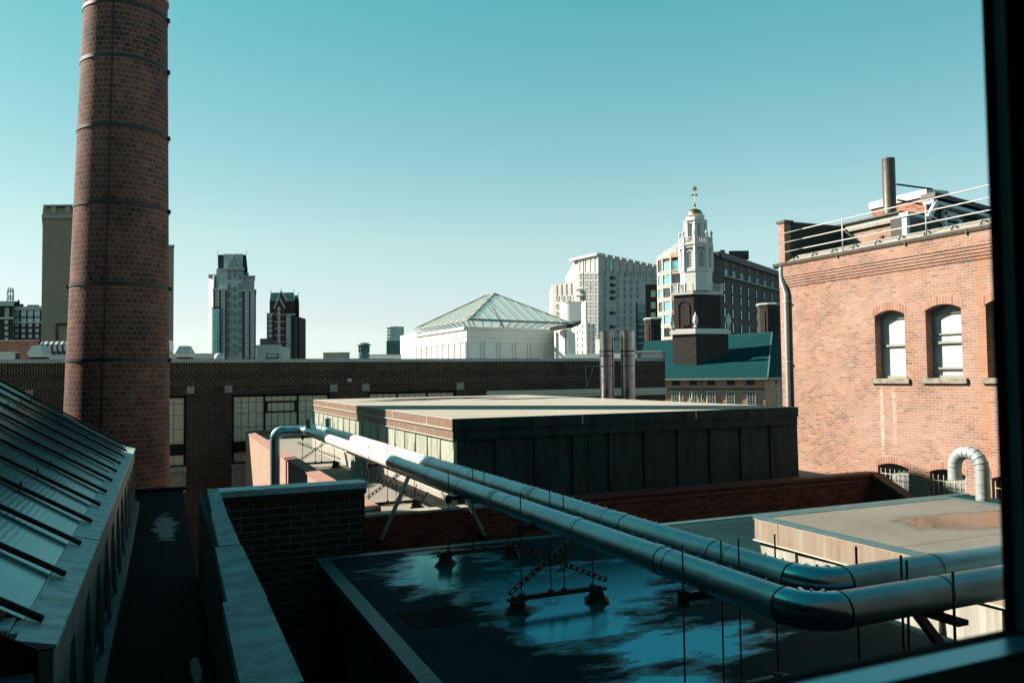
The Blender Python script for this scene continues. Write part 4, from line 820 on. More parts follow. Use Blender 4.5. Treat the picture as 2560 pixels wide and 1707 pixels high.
for bi, (a, b) in enumerate(bays):
    W_ = b-a; f = MB(); y0 = LY+.16; ft = .11
    f.box(a,a+ft,y0,y0+.1,wb,wt); f.box(b-ft,b,y0,y0+.1,wb,wt); f.box(a+ft,b-ft,y0,y0+.1,wt-.13,wt); f.box(a+ft,b-ft,y0,y0+.1,wb,wb+.08)
    z1, z2, z3 = Z(1104), Z(1131), Z(1152)
    f.box(a+ft,b-ft,y0-.03,y0+.1,z2,z1)
    secs = [(a+ft, b-ft)] if bi == 0 else [(a+ft,a+W_*.315),(a+W_*.335,a+W_*.655),(a+W_*.675,b-ft)]
    for (p, q) in zip(secs[:-1], secs[1:]): f.box(p[1],q[0],y0-.01,y0+.1,z1,wt-.13); f.box(p[1],q[0],y0-.01,y0+.1,wb+.08,z2)
    for si, (p, q) in enumerate(secs):
        nc = 5 if si == 1 else 4
        for k in range(1, nc): x = p+(q-p)*k/nc; f.box(x-.009,x+.009,y0+.035,y0+.05,z1,wt-.13); f.box(x-.009,x+.009,y0+.035,y0+.05,wb+.08,z2)
        for zz in (Z(1006),Z(1033),Z(1068)): f.box(p,q,y0+.035,y0+.05,zz-.009,zz+.009)
        if si == 1: 
            for (u0,u1,v0,v1) in ((p+.02,q-.02,Z(1033),Z(1030)),(p+.02,q-.02,Z(1008),Z(1004)),(p+.02,p+.11,Z(1030),Z(1008)),(q-.11,q-.02,Z(1030),Z(1008))): f.box(u0,u1,y0-.04,y0+.05,v0,v1)
    wf = f.build('window', M['bar'], lb)
    p = MB(); p.poly([(a,y0+.05,wb),(b,y0+.05,wb),(b,y0+.05,wt),(a,y0+.05,wt)]); p.build('wired_panes', M['frosted'], wf)
    q = MB(); q.box(a-.02,b+.02,LY-.12,LY+.16,Z(1170),wb); q.build('window_sill', M['stone'], lb)
    q = MB(); q.box(a,b,LY-.03,LY-.01,Z(1222),Z(1171)); n_ = 2 if bi == 0 else 4
    for k in range(n_): x = a+W_*(k+.1)/n_; e = a+W_*(k+.9)/n_; z0, z4 = Z(1218), Z(1178); q.box(x,e,LY-.05,LY-.03,z4-.06,z4); q.box(x,e,LY-.05,LY-.03,z0,z0+.06); q.box(x,x+.06,LY-.05,LY-.03,z0,z4); q.box(e-.06,e,LY-.05,LY-.03,z0,z4)
    q.build('stone_apron', M['stone'], lb)
m = MB(); m.box(XL(1215),xr+.02,LY-.16,LY,Z(985,1400),Z(973.5,1400)); m.box(XL(1215),xr,LY-.08,LY,Z(992,1400),Z(985,1400)); m.build('lower_cornice', M['seam'], lb)
m = MB(); a = onY(LY,867,946); b = onY(LY,877,954); m.box(a.x,b.x,LY-.2,LY-.03,b.z,a.z); m.bar((a.x+.1,LY-.03,a.z),(a.x+.1,LY-.2,a.z),.05,.05); m.build('wall_lamp', M['coping_metal'], lb)
m = MB(); a = onY(LY-.5,1467,915); b = onY(LY-.5,1470,970); m.tube([(a.x,LY-.3,a.z),(b.x,LY-.3,b.z)], .03, 6); c = onY(LY-.5,1488,915); m.tube([(c.x,LY-.3,c.z),(b.x,LY-.3,b.z)], .02, 6); m.tube([(a.x,LY-.3,a.z),(c.x+.6,LY-.3,c.z)], .02, 6); m.build('wall_bracket', M['sash'], lb)

# ------------------------------------------------------------------ helpers for far things
UP = Vector((0,0,1))
def hb(m, x0, x1, yt, d, th, yb=None, mat=0, yt1=None):      # box whose front is parallel to the picture at depth d
    A, B = at(x0,yt,d), at(x1,yt,d); zb = -20 if yb is None else at((x0+x1)/2,yb,d).z; z = (A.z+B.z)/2
    a, b = Vector((A.x,A.y)), Vector((B.x,B.y)); f = (d+th)/d; a2, b2 = a*f, b*f; g_ = (b2-a2).normalized()*min(th*.02, (b2-a2).length*.02)
    a2, b2 = a2+g_, b2-g_; m.prism([(a.x,a.y),(b.x,b.y),(b2.x,b2.y),(a2.x,a2.y)], zb, z, mat); return z
def pl(A, B, x, y):                                          # where pixel x, y meets the vertical plane through A, B
    n = Vector((-(B.y-A.y), B.x-A.x, 0)); r = ray(x, y); return r*(Vector((A.x,A.y,0)).dot(n)/r.dot(n))
def ang(A, B): return math.atan2(B.y-A.y, B.x-A.x)
def out(A, B, e): n = Vector((B.y-A.y, -(B.x-A.x), 0)).normalized(); return n*e
def wmesh(name, w, h, cols=1, rows=1, fr=.08, mats=None, dep=.12, lintel=0):
    m = MB(); m.poly([(-w/2,-.3*dep,0),(w/2,-.3*dep,0),(w/2,-.3*dep,h),(-w/2,-.3*dep,h)], 1)
    for k in range(cols+1): x = -w/2+w*k/cols; q = fr/2 if 0 < k < cols else fr; m.box(x-q/2,x+q/2,-dep,0,0,h)
    for k in range(rows+1): z = h*k/rows; q = fr/2 if 0 < k < rows else fr; m.box(-w/2,w/2,-dep*.97,0,z-q/2,z+q/2)
    if lintel: m.box(-w/2-fr,w/2+fr,-dep*1.3,0,h,h+lintel)
    return m.mesh(name, mats or [M['white'], M['glass_teal']])
def grid(parent, name, me, A, B, xs, ys, e=.02):
    o_ = []
    for y in ys:
        for x in xs: o_.append(place(me, name, parent, pl(A,B,x,y)+out(A,B,e), ang(A,B)))
    return o_
def PD(x, d, y=900): p = at(x, y, d); return Vector((p.x, p.y, 0))
def zat(x, y, d): return at(x, y, d).z
def cyl(m, x, y0, y1, rpx, d, n=20, mat=0, y_=None): c = at(x,(y0+y1)/2,d); m.lathe([(rpx*d/F,at(x,y1,d).z),(rpx*d/F,at(x,y0,d).z)], c.x, c.y, n, mat)

# ------------------------------------------------------------------ things on the long building's roof
RZ = .45
def hood(x, d, y0, y1, wpx, label):
    t = thing('roof_ventilator', label, 'roof vent', PD(x,d)+UP*RZ, 'hooded roof ventilators'); s = d/F; c = at(x,y1,d); h = zat(x,y0,d)
    m = MB(); m.lathe([(wpx*.5*s,c.z+(h-c.z)*.30),(wpx*.52*s,c.z+(h-c.z)*.36),(wpx*.30*s,h),(0,h+.02)], c.x, c.y, 4, 0, False, pi/4-YAW, False); m.build('hood', M['galv'], t)
    m = MB(); m.lathe([(wpx*.42*s,RZ),(wpx*.42*s,c.z+(h-c.z)*.12)], c.x, c.y, 4, 0, False, pi/4-YAW); m.build('base', M['brick_far'], t); m = MB(); m.lathe([(wpx*.44*s,c.z+(h-c.z)*.12),(wpx*.44*s,c.z+(h-c.z)*.30)], c.x, c.y, 4, 0, False, pi/4-YAW); m.build('collar', M['white'], t)
hood(98, 46, 864, 896, 54, 'hooded galvanised roof ventilator left of the big chimney')
hood(463, 46, 865, 896, 50, 'hooded galvanised roof ventilator right of the big chimney')
t = thing('ribbed_duct', 'fat grey ribbed duct lying behind the big chimney', 'duct', PD(200,50)+UP*RZ); A, B = at(108,869,50), at(428,867,50); m = MB(); r_ = 15.5*50/F; m.tube([A,B], r_, 20); m.build('duct', M['galv'], t)
for k in range(24): p = A.lerp(B, (k+.3)/24); d_ = (B-A).normalized(); m = MB(); m.tube([p-d_*.05,p+d_*.05], r_+.025, 20); m.build('rib', M['iron'], t)
m = MB(); hb(m, 112, 560, 885, 49.5, 2, 897); m.build('plinth', M['coping_metal'], t)
t = thing('roof_brick_block', 'low brown brick rooftop block at the left edge', 'rooftop building', PD(20,52)+UP*RZ); m = MB(); hb(m, -60, 97, 852, 52, 5, 899); m.build('wall', M['brick_red'], t); m = MB(); hb(m, -62, 99, 850, 51.9, 5.2, 852); m.build('edge', M['coping_metal'], t)
t = thing('cooling_unit', 'pale boxy cooling unit on the roof at the left edge', 'cooling unit', PD(20,47)+UP*RZ); m = MB(); hb(m, -30, 38, 881, 47, 1.5, 898); m.build('casing', M['galv'], t); m = MB(); hb(m, 38, 50, 882, 47, 1.4, 898); m.build('grille', M['black'], t); m = MB(); hb(m, -30, 51, 880, 46.95, 1.6, 882); m.build('lid', M['white'], t)
t = thing('round_vent_cowl', 'small shiny round vent cowl beside the tall tower base', 'roof vent', PD(545,48)+UP*RZ); m = MB(); c = at(548,897,48); s = 48/F; m.lathe([(12*s,c.z-.2),(12*s,c.z+.08),(11*s,c.z+.2),(7*s,c.z+.32),(0,c.z+.37)], c.x, c.y, 18); m.build('cowl', M['galv'], t); m = MB(); m.lathe([(13*s,c.z-.3),(13*s,c.z-.2)], c.x, c.y, 18); m.build('base', M['iron'], t)
t = thing('flat_roof_box', 'low grey metal box on the roof between tower and ventilator', 'roof box', PD(840,50)+UP*RZ); m = MB(); hb(m, 808, 874, 881.5, 50, 3, 899); m.build('casing', M['sash'], t); m = MB(); hb(m, 807, 875, 880.5, 49.9, 3.2, 882.2); m.build('lid', M['galv'], t)
t = thing('copper_cowl', 'dark green copper ventilator with flared collar', 'roof vent', PD(910,52)+UP*RZ); c = at(910,897,52); s = 52/F
def zy(y, x=910, d=52): return zat(x, y, d)
m = MB(); m.lathe([(14*s,RZ),(14*s,zy(884)),(12.5*s,zy(883)),(12.5*s,zy(865))], c.x, c.y, 12, 0, False); m.build('drum', M['teal_metal'], t)
m = MB(); m.lathe([(12.5*s,zy(866)),(18.5*s,zy(862.5)),(17.5*s,zy(861)),(12.5*s,zy(860)),(12*s,zy(857.5)),(0,zy(856.5))], c.x, c.y, 16); m.build('cap', M['teal_metal'], t)
for k in range(12): a = k*pi/6+.2; m = MB(); m.bar((c.x+13*s*cos(a),c.y+13*s*sin(a),zy(881)),(c.x+13*s*cos(a),c.y+13*s*sin(a),zy(866)),.05,.05); m.build('rib', M['teal_metal'], t)
t = thing('low_white_parapet', 'low sunlit white parapet in front of the pale museum', 'wall', PD(960,56)+UP*RZ); m = MB(); hb(m, 901, 1003, 887.5, 56, 1, 899); m.build('wall', M['museum'], t); m = MB(); hb(m, 899, 1004, 885.8, 55.9, 1.2, 887.5); m.build('cap', M['coping_metal'], t)
t = thing('white_cornice_wall', 'sunlit white cornice wall at the right end of the long building', 'wall', PD(1560,50)+UP*RZ)
m = MB(); hb(m, 1412, 1592, 884, 52, 2, 899); m.build('wall', M['museum'], t)
A, B = at(1584,880,47), at(1655,876.5,47.5); m = MB(); hb(m, 1604, 1656, 881, 47, 2, 896); m.build('block', M['white'], t); m = MB(); hb(m, 1580, 1652, 876.5, 46.9, 2.4, 881); m.build('cap', M['ivory'], t)
for k in range(4): m = MB(); hb(m, 1587+k*4.4, 1589+k*4.4, 881, 47.2, .4, 893); m.build('dentil', M['ivory'], t)
m = MB(); hb(m, 1654, 1663, 880, 47.1, 2.4, 899); m.build('dark_end', M['slate'], t)
# steel stacks
for i, (x, ytop, lab) in enumerate(((1515,829,'round ribbed steel stack, the left one of the pair'),(1567,828,'round ribbed steel stack, the right one of the pair'))):
    t = thing('steel_stack', lab, 'flue', PD(x+2,38)+UP*(-3), 'pair of ribbed steel stacks'); d = 38.0; s = d/F; c = at(x+2,900,d); zz = lambda y: zat(x, y, d); R_ = 17.6*s
    m = MB(); m.lathe([(R_,-3),(R_,zz(880)),(R_*.98,zz(880)),(R_*.98,zz(859)),(R_*1.0,zz(859))], c.x, c.y, 28, cap=False); m.build('shaft', M['steel'], t)
    m = MB(); m.lathe([(R_*1.0,zz(859)),(R_*1.0,zz(ytop+1)),(R_*1.03,zz(ytop+1)),(R_*1.03,zz(ytop)),(R_*.9,zz(ytop)),(R_*.9,zz(ytop+10))], c.x, c.y, 28, cap=False); m.build('top_section', M['steel'], t)
    m = MB(); y = 890.0
    while y < 1010: m.lathe([(R_,zz(y+.35)),(R_*1.012,zz(y)),(R_,zz(y-.35))], c.x, c.y, 28, cap=False); y += 5.2
    m.build('rib_ring', M['steel'], t)
    for y, w in ((878,1.6),(889,.9),(915,.6)): m = MB(); m.lathe([(R_,zz(y+w)),(R_*1.07,zz(y+w)),(R_*1.07,zz(y-w)),(R_,zz(y-w))], c.x, c.y, 28, cap=False); m.build('clamp_band', M['iron'], t)

# ================================================================== CITY
# brown slab tower behind the chimney
t = thing('brown_slab_tower', 'plain brown brick slab tower half hidden behind the big chimney', 'building', PD(270,130)+UP*-20)
m = MB(); hb(m, 107, 300, 520, 130, 14, None); hb(m, 300, 435, 616, 130.5, 12, None); m.build('wall', M['olive'], t)
m = MB(); hb(m, 104.5, 303, 534, 129.6, 15, 545); hb(m, 108, 301, 511, 129.9, 14.2, 515); hb(m, 300, 436, 613, 130.3, 12.5, 617); m.build('cornice', M['slate'], t)
for k in range(5): m = MB(); hb(m, 128+k*36, 140+k*36, 517, 129.85, 1, 533); m.build('frieze_panel', M['stone'], t)
m = MB(); A = at(142,811,129.8); B = at(142,852,129.8); C_ = at(300,811,129.8); m.tube([B,A,C_], .22, 6); m.build('wall_pipe', M['iron'], t)
# ornate hotel on the left
t = thing('ornate_hotel', 'dark red brick hotel with round-arched windows and a white cornice', 'building', PD(50,230)+UP*-20); d = 230.0; s = d/F
m = MB(); hb(m, -60, 34, 764, d, 16); hb(m, 34, 106, 768, d+2, 14); m.build('wall', M['brick_far'], t)
m = MB(); hb(m, -62, 35.5, 753, d-1, 17, 765); hb(m, 34, 107, 766, d+1, 14, 775); hb(m, -61, 34, 793, d-.5, 2, 798); hb(m, 35, 106, 804, d+1.5, 2, 808); m.build('cornice', M['limestone'], t)
A, B = at(34,900,d+2), at(106,900,d+2); A0, B0 = at(-60,900,d), at(34,900,d)
wa = MB(); wa.poly([(-1.0*.75,-.1,0),(.75,-.1,0),(.75,-.1,1.6)]+[(.75*cos(a),-.1,1.6+.75*sin(a)) for a in [k*pi/8 for k in range(1,8)]]+[(-.75,-.1,1.6)], 0); wa.box(-.75,.75,-.2,-.05,-.55,-.1,1); wa.box(-.75,.75,-.12,-.05,-1.7,-.55,0); am = wa.mesh('arched_window', [M['glass_pale'], M['teal_metal']])
grid(t, 'arched_window', am, A, B, (42,59.5,76.5,93.5), (791,)); 
wm = wmesh('window', .85, .9, 1, 2, .1, [M['white'], M['glass_pale']]); grid(t, 'window', wm, A, B, (42,59,76,93), (816,830,844)); grid(t, 'window', wm, A0, B0, (16.5,), (809,823.5,838,852))
wm = wmesh('window', .95, 2.6, 2, 4, .12, [M['white'], M['glass_teal']]); grid(t, 'tall_window', wm, A0, B0, (17.5,), (793,))
t = thing('hotel_cupola', 'small open round cupola on the hotel roof', 'cupola', PD(26,232)+UP*zat(26,753,232)); c = at(26,740,232); s = 232/F; z_ = lambda y: zat(26,y,232)
for k in range(8): a = k*pi/4+.2; m = MB(); m.tube([(c.x+7*s*cos(a),c.y+7*s*sin(a),z_(754)),(c.x+7*s*cos(a),c.y+7*s*sin(a),z_(728))]+[(c.x+7*s*cos(a)*cos(b),c.y+7*s*sin(a)*cos(b),z_(728)+7*s*1.2*sin(b)) for b in (.5,1.0,1.4,1.57)], .09, 5); m.build('rib', M['teal_metal'], t)
for y in (728,741,747): m = MB(); m.lathe([(7.4*s,z_(y+1)),(7.8*s,z_(y)),(7*s,z_(y-1))], c.x, c.y, 14, cap=False); m.build('ring', M['teal_metal'], t)
t = thing('hotel_chimneys', 'dark stepped roofline block behind the hotel cornice', 'rooftop building', PD(60,236)+UP*zat(60,768,236)); m = MB(); hb(m, 34, 50, 753, 236, 4, 770); hb(m, 50, 59, 760, 236.2, 4, 770); m.build('wall', M['black'], t); m = MB(); hb(m, 68, 98, 762, 236, 6, 769); m.build('roof', M['teal_metal'], t)
t.name = 'roofline_block'; m = MB(); hb(m, 44, 48, 749, 235.8, 1.5, 754); m.build('chimney_pot', M['black'], t)

# tall residential tower
t = thing('tall_stone_tower', 'tallest far tower, pale stone centre between red brick wings', 'building', PD(582,420)+UP*-20); d = 420.0
m = MB(); hb(m, 547, 606, 671, d, 26); hb(m, 531, 548, 687, d+6, 20); hb(m, 606, 636, 690, d+6, 20); hb(m, 541, 560, 672, d+4, 20, None); m.build('stone_wall', M['limestone'], t)
m = MB(); hb(m, 533, 566, 724, d-2, 20); hb(m, 607, 640, 726, d-2, 20); m.build('brick_wing', M['brick_wine'], t)
m = MB(); A_ = PD(521,d+12); B_ = PD(533,d+2); k = Vector((Hv.x,Hv.y,0))*8; m.prism([(A_.x,A_.y),(B_.x,B_.y),(B_.x+k.x,B_.y+k.y),(A_.x+k.x,A_.y+k.y)], -20, zat(522,693,d+10)); m.build('side_wall', M['limestone'], t)
m = MB(); hb(m, 532, 567, 721, d-3, 22, 726); hb(m, 606, 641, 723, d-3, 22, 728); hb(m, 521, 549, 686, d+4, 20, 690); hb(m, 605, 638, 689, d+4, 20, 692); hb(m, 557, 612, 670, d-1.5, 26, 674); m.build('cornice', M['limestone'], t)
# green mansard crown
m = MB()
def mans(x0,x1,xt0,xt1,y0,y1,dd,th,mat=0):
    f_ = lambda p, k: Vector((p.x*k, p.y*k, p.z)); k1, k2 = 1+th/dd, 1+th*.7/dd
    P = [at(x0,y1,dd),at(x1,y1,dd)]; P += [f_(P[1],k1),f_(P[0],k1)]; Q = [at(xt0,y0,dd+th*.15),at(xt1,y0,dd+th*.15)]; Q += [f_(Q[1],k2),f_(Q[0],k2)]
    for i in range(4): m.poly([P[i],P[(i+1)%4],Q[(i+1)%4],Q[i]], mat)
    m.poly(Q, mat)
mans(545,619,544.5,615.5,637,672,d+3,20,0); m.build('mansard_roof', M['darkroof'], t)
m = MB(); hb(m, 559.5, 607, 635, d+2, 14, 672); m.build('crown_wall', M['limestone'], t)
m = MB(); P, Q, T_ = at(566,671,d+1.2), at(606,671,d+1.2), at(588,638,d+1.2); m.poly([P,Q,T_]); m.build('gable_glass', M['teal_glass'], t)
m = MB(); 
for a_, b_ in ((P,T_),(Q,T_),(P,Q)): m.bar(a_-Hv*.3, b_-Hv*.3, .7, .5)
for k in range(1,6):
    f = k/6; m.bar(P.lerp(Q,f)-Hv*.3, T_.lerp(Q,f)-Hv*.3, .3, .2); m.bar(P.lerp(Q,f)-Hv*.3, P.lerp(T_,f)-Hv*.3, .3, .2); m.bar(P.lerp(T_,f)-Hv*.3, Q.lerp(T_,f)-Hv*.3, .3, .2)
m.build('gable_lattice', M['limestone'], t)
m = MB(); 
for x in (544.5, 616): p = at(x,637,d+6); m.tube([p,p+UP*2.2], .12, 5)
m.build('finial', M['iron'], t)
def W2(w, h, c, r, fr=.24, mats=None): return wmesh('window', w, h, c, r, fr, mats or [M['white'], M['glass_teal']], .4)
A, B = at(533,900,d-2), at(640,900,d-2)
wm = W2(1.75,2.0,2,2); ys = [734+i*10.7 for i in range(16)]; grid(t, 'window', wm, A, B, (539.5+4,558), ys[:4]); grid(t, 'window', wm, A, B, (558,), ys[4:]); grid(t, 'window', wm, A, B, (617.5,631.5), ys)
A, B = at(547,900,d), at(606,900,d); wm = W2(1.7,3.2,2,1,.2,[M['limestone'], M['glass_dim']]); wm2 = W2(1.9,2.0,2,1,.2,[M['glass_teal'],M['glass_teal']])
ys = [684,700,724,745,768,791,812,835,858,880]; grid(t, 'window', wm, A, B, (574,602), ys); wm3 = W2(2.1,2.6,1,1,.25,[M['limestone'], M['glass_dim']]); grid(t, 'window', wm3, A, B, (588,), [682,694,730,750,770,790,810,830,850,870,888])
m = MB(); hb(m, 549, 558, 694, d-.4, 2, 708); hb(m, 610, 622, 676+6, d-.4+6, 3, 690); m.build('glazed_bay', M['teal_glass'], t)
m = MB(); c = PD(540,d-4); m.lathe([(13*d/F*.8,-20),(13*d/F*.8,zat(538,771,d-4))], c.x, c.y, 14, 0, True); m.build('round_glass_bay', M['teal_glass'], t)
m = MB(); m.lathe([(13*d/F*.85,zat(538,772,d-4)),(13*d/F*.9,zat(538,770,d-4))], c.x, c.y, 14, 0, True); m.build('bay_cap', M['iron'], t)

# gabled brick tower
t = thing('gabled_brick_tower', 'far brick tower with steep green gabled roofs', 'building', PD(712,380)+UP*-20); d = 380.0
m = MB(); hb(m, 667, 738, 783, d, 20); hb(m, 674, 736, 753, d+2, 16); A_, B_ = PD(738,d+1), PD(754,d+14); k = Vector((Hv.x,Hv.y,0))*8; m.prism([(A_.x,A_.y),(B_.x,B_.y),(B_.x+k.x,B_.y+k.y),(A_.x+k.x,A_.y+k.y)], -20, zat(746,789,d)); hb(m,736,748,770,d+6,10); m.build('wall', M['brick_far'], t)
m = MB(); hb(m, 676, 735, 731.5, d+9, 1, 733)
bk2 = lambda p, k: Vector((p.x*k, p.y*k, p.z)); P = [at(674,753,d+2),at(736,753,d+2)]; P += [bk2(P[1],1.036), bk2(P[0],1.036)]; Q = [at(677,732,d+8),at(735,732,d+8)]
m.poly([P[0],P[1],Q[1],Q[0]]); m.poly([P[1],P[2],Q[1]]); m.poly([P[2],P[3],Q[0],Q[1]]); m.poly([P[3],P[0],Q[0]])
P = [at(736,760,d+6),at(748,760,d+6)]; P += [bk2(P[1],1.03), bk2(P[0],1.03)]; Q = [at(736,738,d+12),at(746,738,d+12)]; m.poly([P[0],P[1],Q[1],Q[0]]); m.poly([P[1],P[2],Q[1]])
m.build('roof', M['greenroof'], t)
m = MB(); hb(m, 736, 748, 759, d+6, 9); m.build('side_turret', M['brick_wine'], t)
m = MB(); m.poly([at(686,770,d-.6),at(710,770,d-.6),at(698,745,d-.6)]); m.poly([at(692,752,d+1.5),at(716,752,d+1.5),at(703,729,d+1.5)]); 
hb(m, 686, 712, 768, d-.7, 1.2, None); m.build('gable', M['brick_wine'], t)
m = MB()
for a_, b_, c_ in ((at(685,771,d-.8),at(698,744,d-.8),at(713,771,d-.8)),(at(691,753,d+1.3),at(703,728,d+1.3),at(718,753,d+1.3))): m.bar(a_,b_,.7,.5); m.bar(b_,c_,.7,.5)
for y in (786,803,820,837,854): hb(m, 686, 712, y, d-.9, .3, y+1.6)
hb(m, 666.5, 687, 782, d-.2, 1, 785); hb(m, 712, 739, 784, d-.2, 1, 787); m.build('stone_trim', M['limestone'], t)
m = MB()
for x, y in ((677,732),(703,729),(735,732),(746,738)): p = at(x,y,d+6); m.tube([p,p+UP*1.7], .12, 5)
m.build('finial', M['iron'], t)
A, B = at(667,900,d-.9), at(738,900,d-.9); wm = wmesh('window', .95, 1.5, 1, 2, .22, [M['white'], M['glass_teal']], .3); grid(t, 'window', wm, A, B, (697.5,), [776,787,798,809,820,831,842,853,864,875,886]); wm = wmesh('window', 1.6, 1.4, 2, 2, .25, [M['limestone'], M['glass_teal']], .3); grid(t, 'window', wm, A, B, (675.5,), [794,806,818,830,842,854,866,878]); grid(t, 'window', wm, A, B, (720.5,), [796+i*8.3 for i in range(12)])
m = MB(); hb(m, 717, 728, 776+10, d-.6, 1, 896); m.build('bay_strip', M['sash'], t)
# low pale office in front of the towers
t = thing('low_pale_office', 'low pale office block with a dark box on its roof between the two towers', 'building', PD(676,300)+UP*-20); d = 300.0
m = MB(); hb(m, 640, 703, 864, d, 14); A_, B_ = PD(703,d), PD(713,d+10); k = Vector((Hv.x,Hv.y,0))*6; m.prism([(A_.x,A_.y),(B_.x,B_.y),(B_.x+k.x,B_.y+k.y),(A_.x+k.x,A_.y+k.y)], -20, zat(706,866,d)); m.build('wall', M['limestone'], t)
m = MB(); hb(m, 639, 704, 862, d-.5, 15, 864.5); m.build('cornice', M['white'], t); m = MB(); hb(m, 650, 684, 846, d+4, 8, 863); hb(m, 684, 698, 856, d+4.5, 7, 863); m.build('roof_box', M['darkroof'], t)
A, B = at(640,900,d), at(703,900,d); wm = wmesh('window', .7, .7, 1, 1, .1, [M['white'], M['glass_teal']], .2); grid(t, 'window', wm, A, B, [644+i*5.4 for i in range(5)], (874,882,891)); wm = wmesh('window', 1.2, 1.1, 2, 1, .12, [M['white'], M['glass_teal']], .2); m = MB(); hb(m, 665, 696, 884, d-.2, .5, None); m.build('brick_infill', M['brick_far'], t); A2, B2 = at(640,900,d-.3), at(703,900,d-.3); grid(t, 'wide_window', wm, A2, B2, (673,681,689), (893,))
# round glass tower
t = thing('round_glass_tower', 'small far blue-green glass tower with a rounded top', 'building', PD(988,420)+UP*-20); d = 420.0; c = PD(989,d+4); s = d/F
m = MB(); m.lathe([(20.5*s,-20),(20.5*s,zat(989,816,d))], c.x, c.y, 24, 0, True); m.build('curtain_wall', M['teal_glass'], t)
m = MB(); hb(m, 966, 1003, 852, d-9, 12); m.build('lower_block', M['teal_metal'], t)
m = MB()
for k in range(24): a = k*2*pi/24; m.bar((c.x+20.8*s*cos(a),c.y+20.8*s*sin(a),-20),(c.x+20.8*s*cos(a),c.y+20.8*s*sin(a),zat(989,816,d)),.18,.18)
for y in (817,825,833,841): z = zat(989,y,d); m.lathe([(20.7*s,z-.12),(21*s,z),(20.7*s,z+.12)], c.x, c.y, 24, cap=False)
m.build('mullion', M['galv'], t)

# museum with hipped glass roof
t = thing('white_museum', 'white panelled museum building with a hipped glass roof', 'building', PD(1230,95)+UP*-20)
C0 = at(1166,816,80.0); zt_ = C0.z; 
def edge(A, x, y): r = ray(x, y); return r*(zt_/r.z)
dirA = Vector((sin(radians(-1.5)), cos(radians(-1.5)), 0)); dirB = Vector((cos(radians(-13)), -sin(radians(-13)), 0))
def along(P, x, D):   # point on horizontal line P+t*D seen in pixel column x
    r = ray(x, 900); n = Vector((r.y, -r.x, 0)); tt = -(P.x*n.x+P.y*n.y)/(D.x*n.x+D.y*n.y); return P + D*tt
LA = along(C0, 1041, dirA); RB = along(C0, 1394, dirB); bk = LA + (RB-C0)
m = MB(); m.prism([(C0.x,C0.y),(RB.x,RB.y),(bk.x,bk.y),(LA.x,LA.y)], -20, zt_); m.build('wall', M['museum'], t)
LA2 = along(C0+dirB*.8, 1001, dirA); q = LA+dirB*6
m = MB(); zl = zt_-.35*0-((zat(1001,838,95)-zat(1001,838,95))); zl = LA2.y and (ray(1003,840).z*(LA2.length/Vector((ray(1003,840).x,ray(1003,840).y)).length))
m.prism([(LA.x+.02,LA.y),(LA.x+8,LA.y+.5),(LA2.x+8,LA2.y),(LA2.x,LA2.y)], -20, zl); m.build('rear_wing', M['museum'], t)
m = MB()
for (P, Q, n_) in ((C0, LA, 9), (C0, RB, 6)):
    D = (Q-P); o_ = Vector((D.y,-D.x,0)).normalized()*.12; 
    if o_.dot(-P) < 0: o_ = -o_
    a_ = P+D*.01; b_ = Q
    m.bar(Vector((a_.x,a_.y,zt_-.14))+o_, Vector((b_.x,b_.y,zt_-.14))+o_, .2, .28)
    m.bar(Vector((a_.x,a_.y,zt_-1.0))+o_*.4, Vector((b_.x,b_.y,zt_-1.0))+o_*.4, .10, .16)
m.build('cornice', M['museum'], t)
for (P, Q, n_) in ((C0, LA, 9), (C0, RB, 6)):
    D = Q-P; o_ = Vector((D.y,-D.x,0)).normalized()*.07
    if o_.dot(-P) < 0: o_ = -o_
    for k in range(n_):
        f0, f1 = (k+.10)/n_, (k+.90)/n_; a_, b_ = P.lerp(Q,f0)+o_, P.lerp(Q,f1)+o_; m = MB(); za, zb_ = zt_-1.5, -3.0
        for (u, v) in ((Vector((a_.x,a_.y,za)),Vector((b_.x,b_.y,za))),(Vector((a_.x,a_.y,zb_)),Vector((a_.x,a_.y,za))),(Vector((b_.x,b_.y,zb_)),Vector((b_.x,b_.y,za)))): m.bar(u, v, .08, .14)
        m.build('panel_frame', M['museum'], t)
ov = 2.0; o1 = -dirB*ov; e0 = C0 - dirA*ov - dirB*.6; eL = along(e0, 1037, dirA); eR = along(e0, 1430, dirB); eB = eL+(eR-e0); ze = zt_+.55
eL.z = eR.z = e0.z = eB.z = ze
cx_ = (e0+eB)/2; ap = at(1236,734,cx_.dot(Hv)); ap2 = ap + (eL-e0)*.12; ap.z = ap2.z = ap.z
m = MB(); m.poly([e0,eR,ap]); m.poly([eR,eB,ap2,ap]); m.poly([eB,eL,ap2]); m.poly([eL,e0,ap,ap2]); m.build('glass_roof', M['hipglass'], t)
m = MB(); m.poly([(C0.x,C0.y,zt_+.01),(RB.x,RB.y,zt_+.01),(bk.x,bk.y,zt_+.01),(LA.x,LA.y,zt_+.01)]); m.build('attic_floor', M['limestone'], t)
def rib(a_, b_, w=.12): m = MB(); m.bar(a_, b_, w, w); m.build('glazing_rib', M['sash'], t)
for e_, a_ in ((e0,ap),(eR,ap),(eL,ap2),(eB,ap2)): rib(e_, a_, .2)
for a_, b_ in ((e0,eR),(e0,eL)): rib(a_, b_, .22)
rib(ap, ap2, .2)
for k in range(1,11):
    f = k/11; p = e0.lerp(eR,f); g_ = 1-abs(2*f-1); mid = (e0+eR)/2; rib(p+UP*.05, p.lerp(ap, g_*.98) if 0 else (p + (ap-mid)*g_ + UP*.05), .07)
